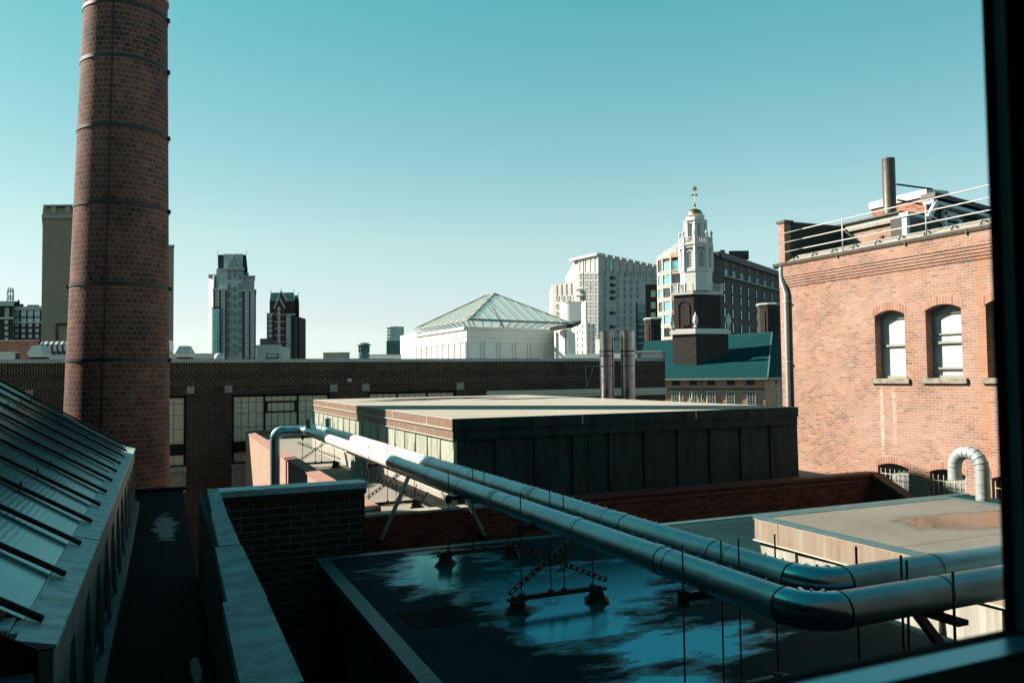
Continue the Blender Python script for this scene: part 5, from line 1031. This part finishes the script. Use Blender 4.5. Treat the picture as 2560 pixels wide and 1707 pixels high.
for k in range(1,10):
    f = k/10; p = e0.lerp(eL,f); g_ = min(1, f/.44, (1-f)/.44); mid = (e0+eL)/2; rib(p+UP*.05, p+((ap+ap2)/2-mid)*g_+UP*.05, .07)
for k in range(11):
    for (P_, D_, Q_) in ((e0, eR-e0, C0),(e0, eL-e0, C0)):
        p = P_+D_*(k+.3)/11; q_ = p - UP*.5; i_ = (cx_-p); i_.z = 0; i_.normalize(); m = MB(); m.bar(p, q_+i_*1.6, .07, .07); m.build('eaves_strut', M['sash'], t)
# museum side wing
t = thing('grey_side_wing', 'low grey-green wing with dark eaves right of the white museum', 'building', PD(1415,80)+UP*-20)
m = MB(); A_, B_ = PD(1386,80), PD(1420,79); D_ = PD(1440,88); m.prism([(A_.x,A_.y),(B_.x,B_.y),(D_.x,D_.y),(D_.x*1.1,D_.y*1.1),(A_.x*1.18,A_.y*1.18)], -20, zat(1400,824,80)); m.build('wall', M['museum'], t)
m = MB(); A_, B_, D_ = at(1379,822,79.4), at(1421,815,78.4), at(1443,806,88); m.bar(A_, B_, .8, .35); m.bar(B_, D_, .8, .4); m.build('eaves', M['darkroof'], t)
m = MB(); A_, B_ = PD(1386,80), PD(1420,79)
for x in (1391,1413): p = pl(A_,B_,x,830); q = pl(A_,B_,x,894); m.bar(p+out(A_,B_,.05), Vector((p.x,p.y,q.z))+out(A_,B_,.05), .06, .1)
m.build('panel_joint', M['sash'], t)
#%%PART4

# white residential tower (two visible faces) -------------------------------------------------
t = thing('white_tower', 'wide pale concrete tower with a grid of windows and black balconies', 'building', PD(1540,330)+UP*-20)
d = 330.0; E0, E1, E2 = PD(1440,345), PD(1500,d), PD(1650,372); k = Vector((Hv.x,Hv.y,0))*60
z0 = zat(1500,638,d)
m = MB(); m.prism([(E0.x,E0.y),(E1.x,E1.y),(E2.x,E2.y),(E2.x+k.x,E2.y+k.y),(E0.x+k.x,E0.y+k.y)], -20, z0); m.build('wall', M['concrete'], t)
m = MB(); dirL = (E0-E1).normalized(); e = E1-k*.003; f0, f1, f2 = E0+dirL*0, E1, E2
L_ = at(1440,652,343); m.bar(Vector((E0.x,E0.y,z0+.3))+dirL*3+Vector((0,-1,0)), Vector((E1.x,E1.y,z0+.3))+Vector((0,-1,0)), 3, 1.0); m.build('roof_slab', M['white'], t)
m = MB()
for i in range(9): a_, b_ = E1.lerp(E2,(i+.12)/9), E1.lerp(E2,(i+.88)/9); o_ = out(E1,E2,.0); m.bar(Vector((a_.x,a_.y,z0+.5)), Vector((b_.x,b_.y,z0+.5)), .8, 1.1)
m.build('parapet_blocks', M['concrete'], t); 
m = MB()
for i in range(1,9): a_ = E1.lerp(E2,i/9)+out(E1,E2,.15); m.bar(Vector((a_.x,a_.y,z0-.5)), Vector((a_.x,a_.y,z0-7)), .3, .3)
for yy in (676,699,733,768,803): p = pl(E1,E2,1504,yy); q = pl(E1,E2,1648,yy+(5 if yy<700 else 1)); m.bar(p+out(E1,E2,.1), q+out(E1,E2,.1), .2, .18)
m.build('panel_joint', M['stone'], t)
wm = wmesh('window', 1.95, 2.0, 2, 1, .10, [M['limestone'], M['glass_dim']], .25, .0); wl = wmesh('window', 1.95, 2.7, 2, 1, .12, [M['white'], M['glass_dim']], .25, .0)
xs = [1511.5,1544.5,1561,1577,1593,1609,1625,1640]
for j, y in enumerate((694,713,729,747,767,784,801,818,835,852)):
    grid(t, 'window', wl if j in (0,1,4) else wm, E1, E2, [x for x in xs if not (x > 1605 and y > 700)], (y,))
m = MB(); p = pl(E1,E2,1524,676); q = pl(E1,E2,1531,676); b_ = pl(E1,E2,1531,644); o_ = out(E1,E2,.15); m.poly([p+o_, q+o_, Vector((q.x,q.y,b_.z))+o_, Vector((p.x,p.y,b_.z))+o_]); m.build('glazed_slot', M['glass_teal'], t)
bal = MB(); bal.box(-1.3,1.3,-1.4,0,0,1.1); bm_ = bal.mesh('balcony', [M['black']])
for y in (698,716,733,749,786,820,851): place(bm_, 'balcony', t, pl(E1,E2,1529,y), ang(E1,E2)); 
wn = wmesh('window', 1.5, 1.7, 1, 1, .14, [M['limestone'], M['glass_teal']], .2); grid(t, 'window', wn, E1, E2, (1528,), (688,706,724,741,760,777,797,812,832))
# lit left face: big openings
wq = wmesh('window', 2.6, 7, 1, 1, .5, [M['white'], M['ivory']], .6); grid(t, 'tall_bay', wq, E0, E1, (1455,1469,1481,1493), (683,)); wq = wmesh('window', 2.4, 3.0, 2, 2, .25, [M['white'], M['glass_pale']], .5); grid(t, 'window', wq, E0, E1, (1455,1469,1481,1493), (701,718,736,754,772,790,808,826,844))
# its lower western part
t2 = thing('low_white_block', 'lower white residential block beside the wide pale tower', 'building', PD(1415,350)+UP*-20); G0, G1 = PD(1383,362), PD(1444,350)
m = MB(); kk = k*.5; m.prism([(G0.x,G0.y),(G1.x,G1.y),(G1.x+kk.x,G1.y+kk.y),(G0.x+kk.x,G0.y+kk.y)], -20, zat(1400,708,355)); m.build('wall', M['concrete'], t2)
wq = wmesh('window', 1.7, 2.0, 2, 1, .2, [M['white'], M['glass_pale']], .3); grid(t2, 'window', wq, G0, G1, (1394,1408,1422,1436), (751,771,790,810,830,850))
m = MB()
for i in range(1,5): a_ = G0.lerp(G1,i/5)+out(G0,G1,.15); zz = zat(1400,710,355); m.bar(Vector((a_.x,a_.y,zz)), Vector((a_.x,a_.y,zz-5)), .3, .3)
m.build('panel_joint', M['stone'], t2)
m = MB(); 
for y in (728,743): hb(m, 1441, 1470, y-5, 338, 3, y-2)
m.build('balcony_slab', M['white'], t)
# curved wall and cream flats
t = thing('curved_white_hall', 'pale hall with a smooth curved wall between museum roof and white tower', 'building', PD(1430,160)+UP*-20); d = 160.0; s = d/F; c = PD(1432,d+6)
m = MB(); m.lathe([(37*s*.86,-20),(37*s*.86,zat(1430,752,d))], c.x, c.y, 40, 0, True); m.build('curved_wall', M['museum'], t); m = MB(); m.lathe([(37*s*.88,zat(1430,752,d)),(37*s*.88,zat(1430,750,d))], c.x, c.y, 40, 0, True); m.build('rim', M['white'], t)
t = thing('cream_flats', 'narrow cream block of flats with small windows in front of the white tower', 'building', PD(1460,140)+UP*-20); d = 140.0
A, B, C_ = PD(1439,146), PD(1466,d), PD(1489,147); k2 = Vector((Hv.x,Hv.y,0))*8
m = MB(); m.prism([(A.x,A.y),(B.x,B.y),(C_.x,C_.y),(C_.x+k2.x,C_.y+k2.y),(A.x+k2.x,A.y+k2.y)], -20, zat(1465,805,d)); A3, B3 = PD(1456,145.5), PD(1465.5,141); m.prism([(A3.x,A3.y),(B3.x,B3.y),(B3.x+2,B3.y+3),(A3.x+2,A3.y+3)], -20, zat(1460,750,d)); m.build('wall', M['ivory'], t)
wq = wmesh('window', .62, .75, 2, 1, .08, [M['white'], M['glass_teal']], .1); grid(t, 'window', wq, A, B, (1445,1457.5), (820,837,853,869,885)); grid(t, 'window', wq, B, C_, (1472,1483), (820,837,853,869,885))
# dark block with two teal windows
t = thing('dark_slab_block', 'charcoal slab block with two bright teal windows', 'building', PD(1631,250)+UP*-20); d = 250.0
m = MB(); hb(m, 1613, 1651, 711, d, 12); m.build('wall', M['black'], t); A, B = PD(1613,d), PD(1651,d); wq = wmesh('window', 1.7, 2.2, 1, 1, .15, [M['black'], M['glass_bright']], .2); grid(t, 'window', wq, A, B, (1633,), (743,772,798))
m = MB(); 
for x in (1622,1636,1650): p = at(x,711,d+2); m.tube([p,p+UP*.9], .05, 5)
p, q = at(1622,711,d+2), at(1654,711,d+2); m.tube([p+UP*.9,q+UP*.9], .05, 5); m.build('roof_rail', M['iron'], t)
t = thing('glazed_annex', 'narrow blue glazed annex with pale floor bands beside the charcoal block', 'building', PD(1602,300)+UP*-20); d = 300.0
m = MB(); hb(m, 1589, 1593, 756, d-1, 10, None, 1); hb(m, 1593, 1615, 757, d, 10, None, 0); m.build('glass_wall', [M['teal_glass'], M['darkroof']], t)
m = MB()
for y in (759,776,793,809,825,840,856): hb(m, 1593, 1614, y, d-.4, 1, y+3)
m.build('floor_band', M['concrete'], t)
# bay building ---------------------------------------------------------------------------------
t = thing('brown_bay_building', 'brown office building with a rounded glass bay and rows of teal windows', 'building', PD(1760,200)+UP*-20); d = 200.0; s = d/F
c = PD(1722,d+9.5); R_ = 75*s*.995
pts = [(c.x+R_*cos(a), c.y+R_*sin(a)) for a in [(-YAW-pi/2)+radians(v) for v in (-92,-66,-44,-22,0,22,44)]]
zt0 = zat(1700,636,d); fl = [zat(1690,y,d) for y in (672,706,740,775,808,841,875,905)]
P0, P1 = PD(1784,206), PD(1802,205); P2 = PD(1990,262)
bq = PD(1668,250); bp = PD(1995,300); back = [(bp.x,bp.y),(bq.x,bq.y)]
m = MB(); m.prism(pts+[(P1.x,P1.y),(P2.x,P2.y)]+back, -20, zt0, 0); m.build('wall', M['wing_brown'], t)
facets = [(Vector((*pts[i],0)), Vector((*pts[i+1],0))) for i in range(6)]
for fi, (A, B) in enumerate(facets):
    o_ = out(A,B,.12); L = (B-A)
    for j in range(len(fl)-1):
        zt_, zb_ = fl[j]+ (5.6*s), fl[j]
        a_, b_ = A.lerp(B,.10)+o_, A.lerp(B,.90)+o_
        m = MB(); m.poly([(a_.x,a_.y,zb_+.12),(b_.x,b_.y,zb_+.12),(b_.x,b_.y,zb_+2.55),(a_.x,a_.y,zb_+2.55)], 0)
        w_ = m.build('bay_window', M['glass_bright' if (fi+j)%3 else 'glass'], t)
    m = MB()
    for j in range(len(fl)):
        z = fl[j]; m.bar(Vector((A.x,A.y,z-.42))+o_, Vector((B.x,B.y,z-.42))+o_, .4, .85)
        m.bar(Vector((A.x,A.y,z+.04))+o_*1.6, Vector((B.x,B.y,z+.04))+o_*1.6, .5, .14, 1)
    m.bar(Vector((A.x,A.y,-20))+o_*.6, Vector((A.x,A.y,zt0))+o_*.6, .55, .4)
    m.build('stone_band', [M['terr_lit'], M['museum']], t)
m = MB(); tp = [(c.x+(R_+dr)*cos(a), c.y+(R_+dr)*sin(a)) for dr in (.25,) for a in [(-YAW-pi/2)+radians(v) for v in (-92,-66,-44,-22,0,22,44)]]
m.prism(tp+[(c.x+5,c.y+6),(c.x-3,c.y+8)], zat(1700,638,d), zat(1700,626,d)); 
tp2 = [(c.x+(R_*.84)*cos(a), c.y+(R_*.84)*sin(a)) for a in [(-YAW-pi/2)+radians(v) for v in range(-95,96,19)]]
m.prism(tp2, zat(1700,628,d), zat(1700,617,d)); m.build('cornice', M['terr_lit'], t)
m = MB(); top = Vector((c.x,c.y,zat(1722,577,d)))
for i in range(len(tp2)): a_, b_ = tp2[i], tp2[(i+1)%len(tp2)]; m.poly([(a_[0],a_[1],zat(1700,617,d)),(b_[0],b_[1],zat(1700,617,d)),top])
m.build('conical_roof', M['galv'], t)
A, B = P1, P2; o_ = out(A,B,.3)
def wall_quad(m, x0, x1, y0, y1, e, mat=0):
    o_ = out(A,B,e); q = [pl(A,B,x0,y1)+o_, pl(A,B,x1,y1)+o_, pl(A,B,x1,y0)+o_, pl(A,B,x0,y0)+o_]; q[2].z = q[3].z = (q[2].z+q[3].z)/2; q[0].z = q[1].z = (q[0].z+q[1].z)/2; m.poly(q, mat)
m = MB(); za_ = zat(1790,628,206); m.bar(Vector((P0.x,P0.y,zt0+.5)), Vector((P1.x,P1.y,zt0+.5))+o_, 1.0, 1.6); m.bar(Vector((P1.x,P1.y,zt0+.5))+o_, Vector((P2.x,P2.y,zt0+.5))+o_, 1.0, 1.6); m.build('cornice', M['black'], t)
m = MB(); hb(m, 1822, 1872, 627, 222, 8, 640); hb(m, 1800, 1812, 625, 215, 4, 640); m.build('roof_plant', M['darkroof'], t)
wb_ = wmesh('dark_panel', 1.9, 2.9, 1, 1, .12, [M['slate'], M['black']], .15); wl = wmesh('window', 2.15, 1.7, 2, 1, .12, [M['sash'], M['glass_bright']], .2); wn = wmesh('window', 1.25, 2.3, 1, 2, .08, [M['black'], M['glass_bright']], .2)
def zrow(y): return pl(A,B,1850,y).z
def place_row(nm, me, xs, y, e=.06):
    for x in xs: p = pl(A,B,x,900)+out(A,B,e); place(me, nm, t, (p.x,p.y,zrow(y)), ang(A,B), (1.0,1,1))
place_row('dark_panel', wb_, [1818.5,1838,1857.5,1877,1896.5,1915.5,1934.5], 674)
place_row('window', wl, [1818.5,1838,1857.5,1877,1896.5,1915.5,1934.5], 699)
for y in (737,764,798,833): place_row('window', wn, [1814,1834,1855,1874,1894,1913.5,1933], y)
m = MB(); p, q = pl(A,B,1806,700), pl(A,B,1950,700); o_ = out(A,B,.5); z = zrow(702); m.bar(Vector((p.x,p.y,z))+o_, Vector((q.x,q.y,z))+o_, .8, .25); m.build('ledge', M['limestone'], t)
A4, B4 = P0, P1; wq = wmesh('window', 1.1, 2.2, 1, 1, .1, [M['sash'], M['glass_teal']], .15)
for y in (667,700): grid(t, 'window', wq, A4, B4, (1788.5,), (y,))

# old brick state house with cupola ----------------------------------------------------------------
t = thing('old_brick_hall', 'old brick hall with a hipped roof in shade-dark teal and white sash windows', 'building', PD(1800,100)+UP*-20)
A, B = PD(1588,107), PD(1911,100); D_ = PD(2000,122)
ze = zat(1911,944,100); 
m = MB(); bk_ = (D_-B); m.prism([(A.x,A.y),(B.x,B.y),(D_.x,D_.y),(A.x+bk_.x,A.y+bk_.y)], -20, ze); m.build('wall', M['brick_orange'], t)
ea = A+(A-B)*.01; ov = out(A,B,.5); r1, r2 = at(1785,841,113), at(1930,834,113); r2.z = r1.z = (r1.z+r2.z)/2+.3
q0 = Vector((A.x,A.y,ze))+ov; q1 = Vector((B.x,B.y,ze))+ov+(B-A).normalized()*.4; q2 = Vector((D_.x,D_.y,ze))+(B-A).normalized()*.5; q3 = Vector((A.x+bk_.x,A.y+bk_.y,ze))
rA = at(1725,905,104.5); 
m = MB(); rr1 = pl(A,B,1680,838); R0 = Vector((q0.x,q0.y,0))+ (r1-q0)*0
dirW = (B-A).normalized(); rl = at(1785,841,113); rl.z = r2.z; rl2 = at(1612,853,121)
m.poly([q0,q1,r2]); m.poly([q0,r2,rl2]); m.poly([q1,q2,r2]); m.poly([q2,q3,rl2,r2]); m.poly([q3,q0,rl2]); m.build('roof', M['greenroof'], t)
m = MB(); m.bar(rl2.lerp(r2,.55)+UP*.04, r2+UP*.04, .25, .16); m.bar(q1+UP*.04, r2+UP*.04, .16, .1); m.build('ridge_cap', M['teal_metal'], t)
m = MB(); m.bar(q0-UP*.12, q1-UP*.12, .3, .24); m.bar(q1-UP*.12, q2-UP*.12, .3, .24); m.build('eaves', M['sash'], t)
for i in range(0): pass
sw = wmesh('sash_window', .98, 2.1, 3, 6, .09, [M['white'], M['glass_teal']], .14); vt = MB(); vt.poly([(-.5,-.02,0),(.5,-.02,0),(.5,-.02,.62),(-.5,-.02,.62)],1)
for k_ in range(5): vt.box(-.5,.5,-.07,-.0,.05+k_*.12,.09+k_*.12,1)
vt.box(-.5,.5,-.06,0,-.05,0,0); vm = vt.mesh('louvre_vent', [M['limestone'], M['darkroof']])
for x, y in ((1690,1010),(1734,1012),(1779,1015),(1827,1018),(1879,1019)): p = pl(A,B,x,y); place(sw, 'sash_window', t, Vector((p.x,p.y,zat(1827,1018,101)-.15))+out(A,B,.02), ang(A,B))
for x in (1690,1733,1778,1827,1876): p = pl(A,B,x,960); place(vm, 'louvre_vent', t, Vector((p.x,p.y,zat(1827,963,101)))+out(A,B,.02), ang(A,B))
p = pl(B,D_,1943,1015); place(sw, 'sash_window', t, Vector((p.x,p.y,zat(1827,1018,101)-.15))+out(B,D_,.02), ang(B,D_)); p = pl(B,D_,1940,960); place(vm, 'louvre_vent', t, Vector((p.x,p.y,zat(1827,963,101)))+out(B,D_,.02), ang(B,D_))
m = MB(); p = pl(A,B,1753.5,950)+out(A,B,.12); m.tube([(p.x,p.y,ze-.1),(p.x,p.y,-12)], .07, 8); m.build('downpipe', M['teal_metal'], t)
m = MB(); z = zat(1800,973,101); m.bar(Vector((A.x,A.y,z))+out(A,B,.02), Vector((B.x,B.y,z))+out(A,B,.02), .06, .14); m.build('string_course', M['brick_far'], t)
# chimneys at the hall's two ends
def octchim(x0, x1, ytop, dd, label, cap=True):
    t = thing('octagonal_chimney', label, 'chimney', PD((x0+x1)/2,dd)+UP*-10, 'brick chimneys of the old hall'); s = dd/F; c = PD((x0+x1)/2,dd); h = zat((x0+x1)/2,ytop,dd); r_ = (x1-x0)/2*s*1.02
    m = MB(); m.lathe([(r_,-10),(r_,h-.75),(r_*1.04,h-.6),(r_*1.04,h-.3)], c.x, c.y, 8, 0, False, pi/8-YAW); m.build('stack', M['brick_far'], t)
    m = MB(); m.lathe([(r_*1.12,h-.30),(r_*1.16,h-.16),(r_*1.02,h)], c.x, c.y, 8, 0, False, pi/8-YAW); m.build('cap', M['limestone'], t)
    for a in (-YAW-pi/2-pi/8, -YAW-pi/2+pi/8):
        n_ = Vector((cos(a),sin(a),0)); u = Vector((-sin(a),cos(a),0)); cc = c+n_*(r_*.935); w_ = .28*r_; m = MB(); zz0, zz1 = h-4.2, h-1.35
        path = [cc-u*w_+UP*zz0, cc-u*w_+UP*zz1]+[cc-u*w_*cos(b)+UP*(zz1+w_*sin(b)) for b in (.5,1,1.57,2.1,2.6)]+[cc+u*w_+UP*zz1, cc+u*w_+UP*zz0]
        for p, q in zip(path[:-1], path[1:]): m.bar(p, q, .07, .07)
        m.build('blind_arch', M['brick_far'], t)
octchim(1898, 1950, 759, 117, 'octagonal brick chimney with white cap at the right end of the teal roof')
octchim(1613, 1654, 795, 124, 'octagonal brick chimney at the left end below the charcoal block')
# tower
t = thing('bell_tower', 'brick tower with white octagonal belfry, gilded dome and weathervane', 'tower', PD(1741,108)+UP*-20)
d = 108.0; s = d/F
def sq(x0, xc, x1, dc, y0, y1, mb, mat=0, ex=0):    # two-faced block: near corner at column xc
    C_ = PD(xc,dc); a = Vector((cos(-YAW+.35),sin(-YAW+.35),0)); b = Vector((-cos(-YAW-.62+.0),-sin(-YAW-.62),0)); 
    L_ = along(C_, x0, b); R_ = along(C_, x1, a); K = L_+(R_-C_)
    cen = (L_+R_)/2
    g = lambda P: (P-cen)*(1+ex)+cen
    q = [g(v) for v in (C_,R_,K,L_)]
    mb.prism([(v.x,v.y) for v in q], y1, y0, mat); return q
z_ = lambda y: zat(1741,y,d)
m = MB(); q = sq(1682,1741,1822,107,z_(835),z_(935),m); m.build('base_stage', M['brick_far'], t)
m = MB(); sq(1682,1741,1822,107,z_(826),z_(835),m,0,.10); sq(1682,1741,1822,107,z_(822),z_(826),m,0,.05); m.build('lower_cornice', M['white'], t)
m = MB(); q2 = sq(1687,1737,1804,108,z_(733),z_(823),m); m.build('middle_stage', M['brick_far'], t)
for (a_, b_) in ((q2[3],q2[0]),(q2[0],q2[1])):
    u = (b_-a_).normalized(); mid = (a_+b_)/2; o_ = out(a_,b_,.03); w_ = (b_-a_).length*.27; m = MB(); zz0, zz1 = z_(822), z_(765)
    path = [mid-u*w_+UP*zz0, mid-u*w_+UP*zz1]+[mid-u*w_*cos(b)+UP*(zz1+w_*sin(b)) for b in (.4,.8,1.2,1.57,1.95,2.35,2.75)]+[mid+u*w_+UP*zz1, mid+u*w_+UP*zz0]
    for p, r_ in zip(path[:-1], path[1:]): m.bar(p+o_, r_+o_, .12, .12)
    m.build('blind_arch', M['brick_far'], t)
m = MB(); sq(1687,1737,1804,108,z_(729),z_(735),m,0,.13); m.build('upper_cornice', M['white'], t)
m = MB(); qb = sq(1687,1737,1804,108,z_(709),z_(710.5),m,0,.10)
for a_, b_ in zip(qb, qb[1:]+qb[:1]):
    n_ = 22
    for k_ in range(n_): p = a_.lerp(b_, k_/n_); w_ = .16 if k_ % 7 == 0 else .05; m.bar(Vector((p.x,p.y,z_(729))), Vector((p.x,p.y,z_(709 if w_ < .1 else 707))), w_, w_)
    m.bar(Vector((a_.x,a_.y,z_(727))), Vector((b_.x,b_.y,z_(727))), .1, .1)
m.build('balustrade', M['white'], t)
c = (qb[0]+qb[2])/2; c = Vector((c.x,c.y,0)); c = PD(1745, c.dot(Hv))
ds = c.dot(Hv)/F; 
def octo(prof, nm, mat, n=8, sm=False): m = MB(); m.lathe([(r_*ds, z) for r_, z in prof], c.x, c.y, n, 0, sm, pi/8-YAW+.12, True); return m.build(nm, M[mat], t)
z_ = lambda y, D_=c.dot(Hv): zat(1745, y, D_)
octo([(39,z_(729)),(39,z_(682))], 'siding_stage', 'white'); octo([(41,z_(682)),(41,z_(680)),(38,z_(678))], 'stage_moulding', 'white')
octo([(37,z_(680)),(37,z_(618))], 'belfry_core', 'sash')
def colfr(r_, y0, y1, nm, w_=.35, archy=None):
    m = MB(); n_ = 8
    for k_ in range(n_):
        a0 = pi/8-YAW+.12+2*pi*k_/n_; a1 = a0+2*pi/n_; p, q = Vector((c.x+r_*ds*cos(a0),c.y+r_*ds*sin(a0),0)), Vector((c.x+r_*ds*cos(a1),c.y+r_*ds*sin(a1),0))
        m.bar(p+UP*z_(y1), p+UP*z_(y0), w_, w_)
        m.bar(p+UP*(z_(y0)-.1), q+UP*(z_(y0)-.1), .2, .35); m.bar(p+UP*(z_(y1)+.15), q+UP*(z_(y1)+.15), .2, .4)
        u = (q-p).normalized(); mid = (p+q)/2; hw = (q-p).length*.27; zz1 = z_(archy or y0+8)
        pa = [mid-u*hw+UP*z_(y1), mid-u*hw+UP*zz1]+[mid-u*hw*cos(b)+UP*(zz1+hw*sin(b)) for b in (.5,1,1.57,2.1,2.6)]+[mid+u*hw+UP*zz1, mid+u*hw+UP*z_(y1)]
        for v, x in zip(pa[:-1], pa[1:]): m.bar(v, x, .16, .16)
        for f in (.2,.8): m.bar(p.lerp(q,f-.08)+UP*z_(y1), p.lerp(q,f-.08)+UP*z_(y0), .12, .16) if f < .5 else m.bar(p.lerp(q,f+.08)+UP*z_(y1), p.lerp(q,f+.08)+UP*z_(y0), .12, .16)
        for f in (.36,.5,.64): v = p.lerp(q,f)-((p+q)/2-c).normalized()*.06; m.bar(v+UP*z_(y1), v+UP*(zz1+hw*.8), .05, .05)
        for g_ in range(1,7): zz = z_(y1)+(zz1-z_(y1))*g_/6; m.bar(p.lerp(q,.24)+UP*zz, p.lerp(q,.76)+UP*zz, .05, .05)
    return m.build(nm, M['white'], t)
colfr(38.5, 618, 679, 'belfry_arcade', .38, 638)
octo([(40,z_(619)),(43,z_(616)),(43,z_(613.5)),(38,z_(613))], 'belfry_cornice', 'white')
m = MB(); r_ = 39*ds
for k_ in range(8):
    a0 = pi/8-YAW+.12+2*pi*k_/8; a1 = a0+pi/4; p, q = Vector((c.x+r_*cos(a0),c.y+r_*sin(a0),0)), Vector((c.x+r_*cos(a1),c.y+r_*sin(a1),0)); m.bar(p+UP*z_(614), p+UP*z_(596), .22, .22); m.bar(p+UP*z_(597.5), q+UP*z_(597.5), .13, .13); m.bar(p+UP*z_(612), q+UP*z_(612), .13, .13)
    for j in range(1,7): v = p.lerp(q,j/7); m.bar(v+UP*z_(613), v+UP*z_(597), .05, .05)
m.build('balustrade', M['white'], t)
um = MB(); um.lathe([(.16,0),(.20,.10),(.10,.22),(.12,.30),(.26,.55),(.28,.75),(.20,.90),(.26,.98),(.24,1.05),(.10,1.2),(.05,1.4),(0,1.5)], 0, 0, 12); ume = um.mesh('urn', [M['white']])
for k_ in range(8): a0 = pi/8-YAW+.12+2*pi*k_/8; place(ume, 'urn', t, (c.x+r_*cos(a0), c.y+r_*sin(a0), z_(596)), 0, (.7,.7,.7))
octo([(23,z_(613)),(23,z_(556))], 'lantern_core', 'sash'); colfr(25.5, 557, 611, 'lantern_arcade', .30, 563)
octo([(26,z_(557)),(30,z_(555)),(30,z_(553)),(23,z_(552)),(23,z_(542)),(25,z_(541)),(22,z_(539.5))], 'lantern_cornice', 'white')
m = MB(); m.lathe([(20*ds*cos(b), z_(540)+(z_(522)-z_(540))*sin(b)) for b in [k_*pi/2/10 for k_ in range(10)]]+[(1.6*ds, z_(521))], c.x, c.y, 28); m.build('dome', M['gold'], t)
m = MB(); m.lathe([(1.8*ds,z_(522)),(1.0*ds,z_(518)),(3.2*ds,z_(515)),(3.4*ds,z_(513.5)),(1.2*ds,z_(510.5)),(1.8*ds,z_(508)),(.8*ds,z_(505)),(.5*ds,z_(470)),(.1*ds,z_(456))], c.x, c.y, 12); m.build('finial', M['gold'], t)
m = MB(); z = z_(488); 
for a in (0,pi/2): v = Vector((cos(a-YAW+.4),sin(a-YAW+.4),0)); m.tube([c+UP*z-v*7*ds, c+UP*z+v*7*ds], .045, 6); m.lathe([(0,z-.08),(.14,z),(0,z+.14)], (c+v*7*ds).x, (c+v*7*ds).y, 6); m.lathe([(0,z-.08),(.14,z),(0,z+.14)], (c-v*7*ds).x, (c-v*7*ds).y, 6)
m.build('direction_arms', M['gold'], t)
m = MB(); v = Vector((cos(-YAW),sin(-YAW),0)); z = z_(473); pf = [(-.35,-.1),(.2,-.25),(.45,.1),(-.05,.5),(-.15,.1)]; f_ = [c+v*x+UP*(z+h) for x, h in pf]; g2 = [p+Hv*.04 for p in f_]
m.poly(f_); m.poly(list(reversed(g2)))
for i in range(5): m.poly([f_[(i+1)%5], f_[i], g2[i], g2[(i+1)%5]])
m.build('weathervane', M['gold'], t)
m = MB(); qc = sq(1682,1741,1822,107,z_(822),z_(823),m,0,.02)
for i_, P in enumerate((qc[0],qc[1],qc[3])):
    place(ume, 'urn', t, (P.x,P.y,z_(822)), 0, (1.35,1.35,1.45))
# dry reeds growing on the ledge in front of the hall
for i in range(12):
    x = random.choice((1702,1706,1722,1726,1730,1747,1752,1757,1768,1715,1724,1750))+random.uniform(-3,3); p = at(x, 1019, 60); t = thing('dry_reed', 'dry pale reed tuft on the ledge before the old hall', 'plant', (p.x,p.y,p.z-2), 'dry reeds on the ledge'); m = MB(); h = random.uniform(.4,1.0)+2
    for j in range(4): dx = random.uniform(-.12,.12); m.bar((p.x,p.y,p.z-2), (p.x+dx,p.y,p.z-2+h*random.uniform(.8,1)), .015, .015)
    m.build('stem', M['grass_dry'], t); m = MB(); m.lathe([(.0,p.z-2+h*.75),(.06,p.z-2+h*.9),(0,p.z-2+h*1.08)], p.x, p.y, 5); m.build('plume', M['grass_dry'], t)
g = MB(); c0 = at(1740,1019,60); hb(g, 1600, 1960, 1030, 58, 8, None); struct(g.build('ledge_roof', M['slate']), 'grey roof ledge before the old hall')
#%%PART5
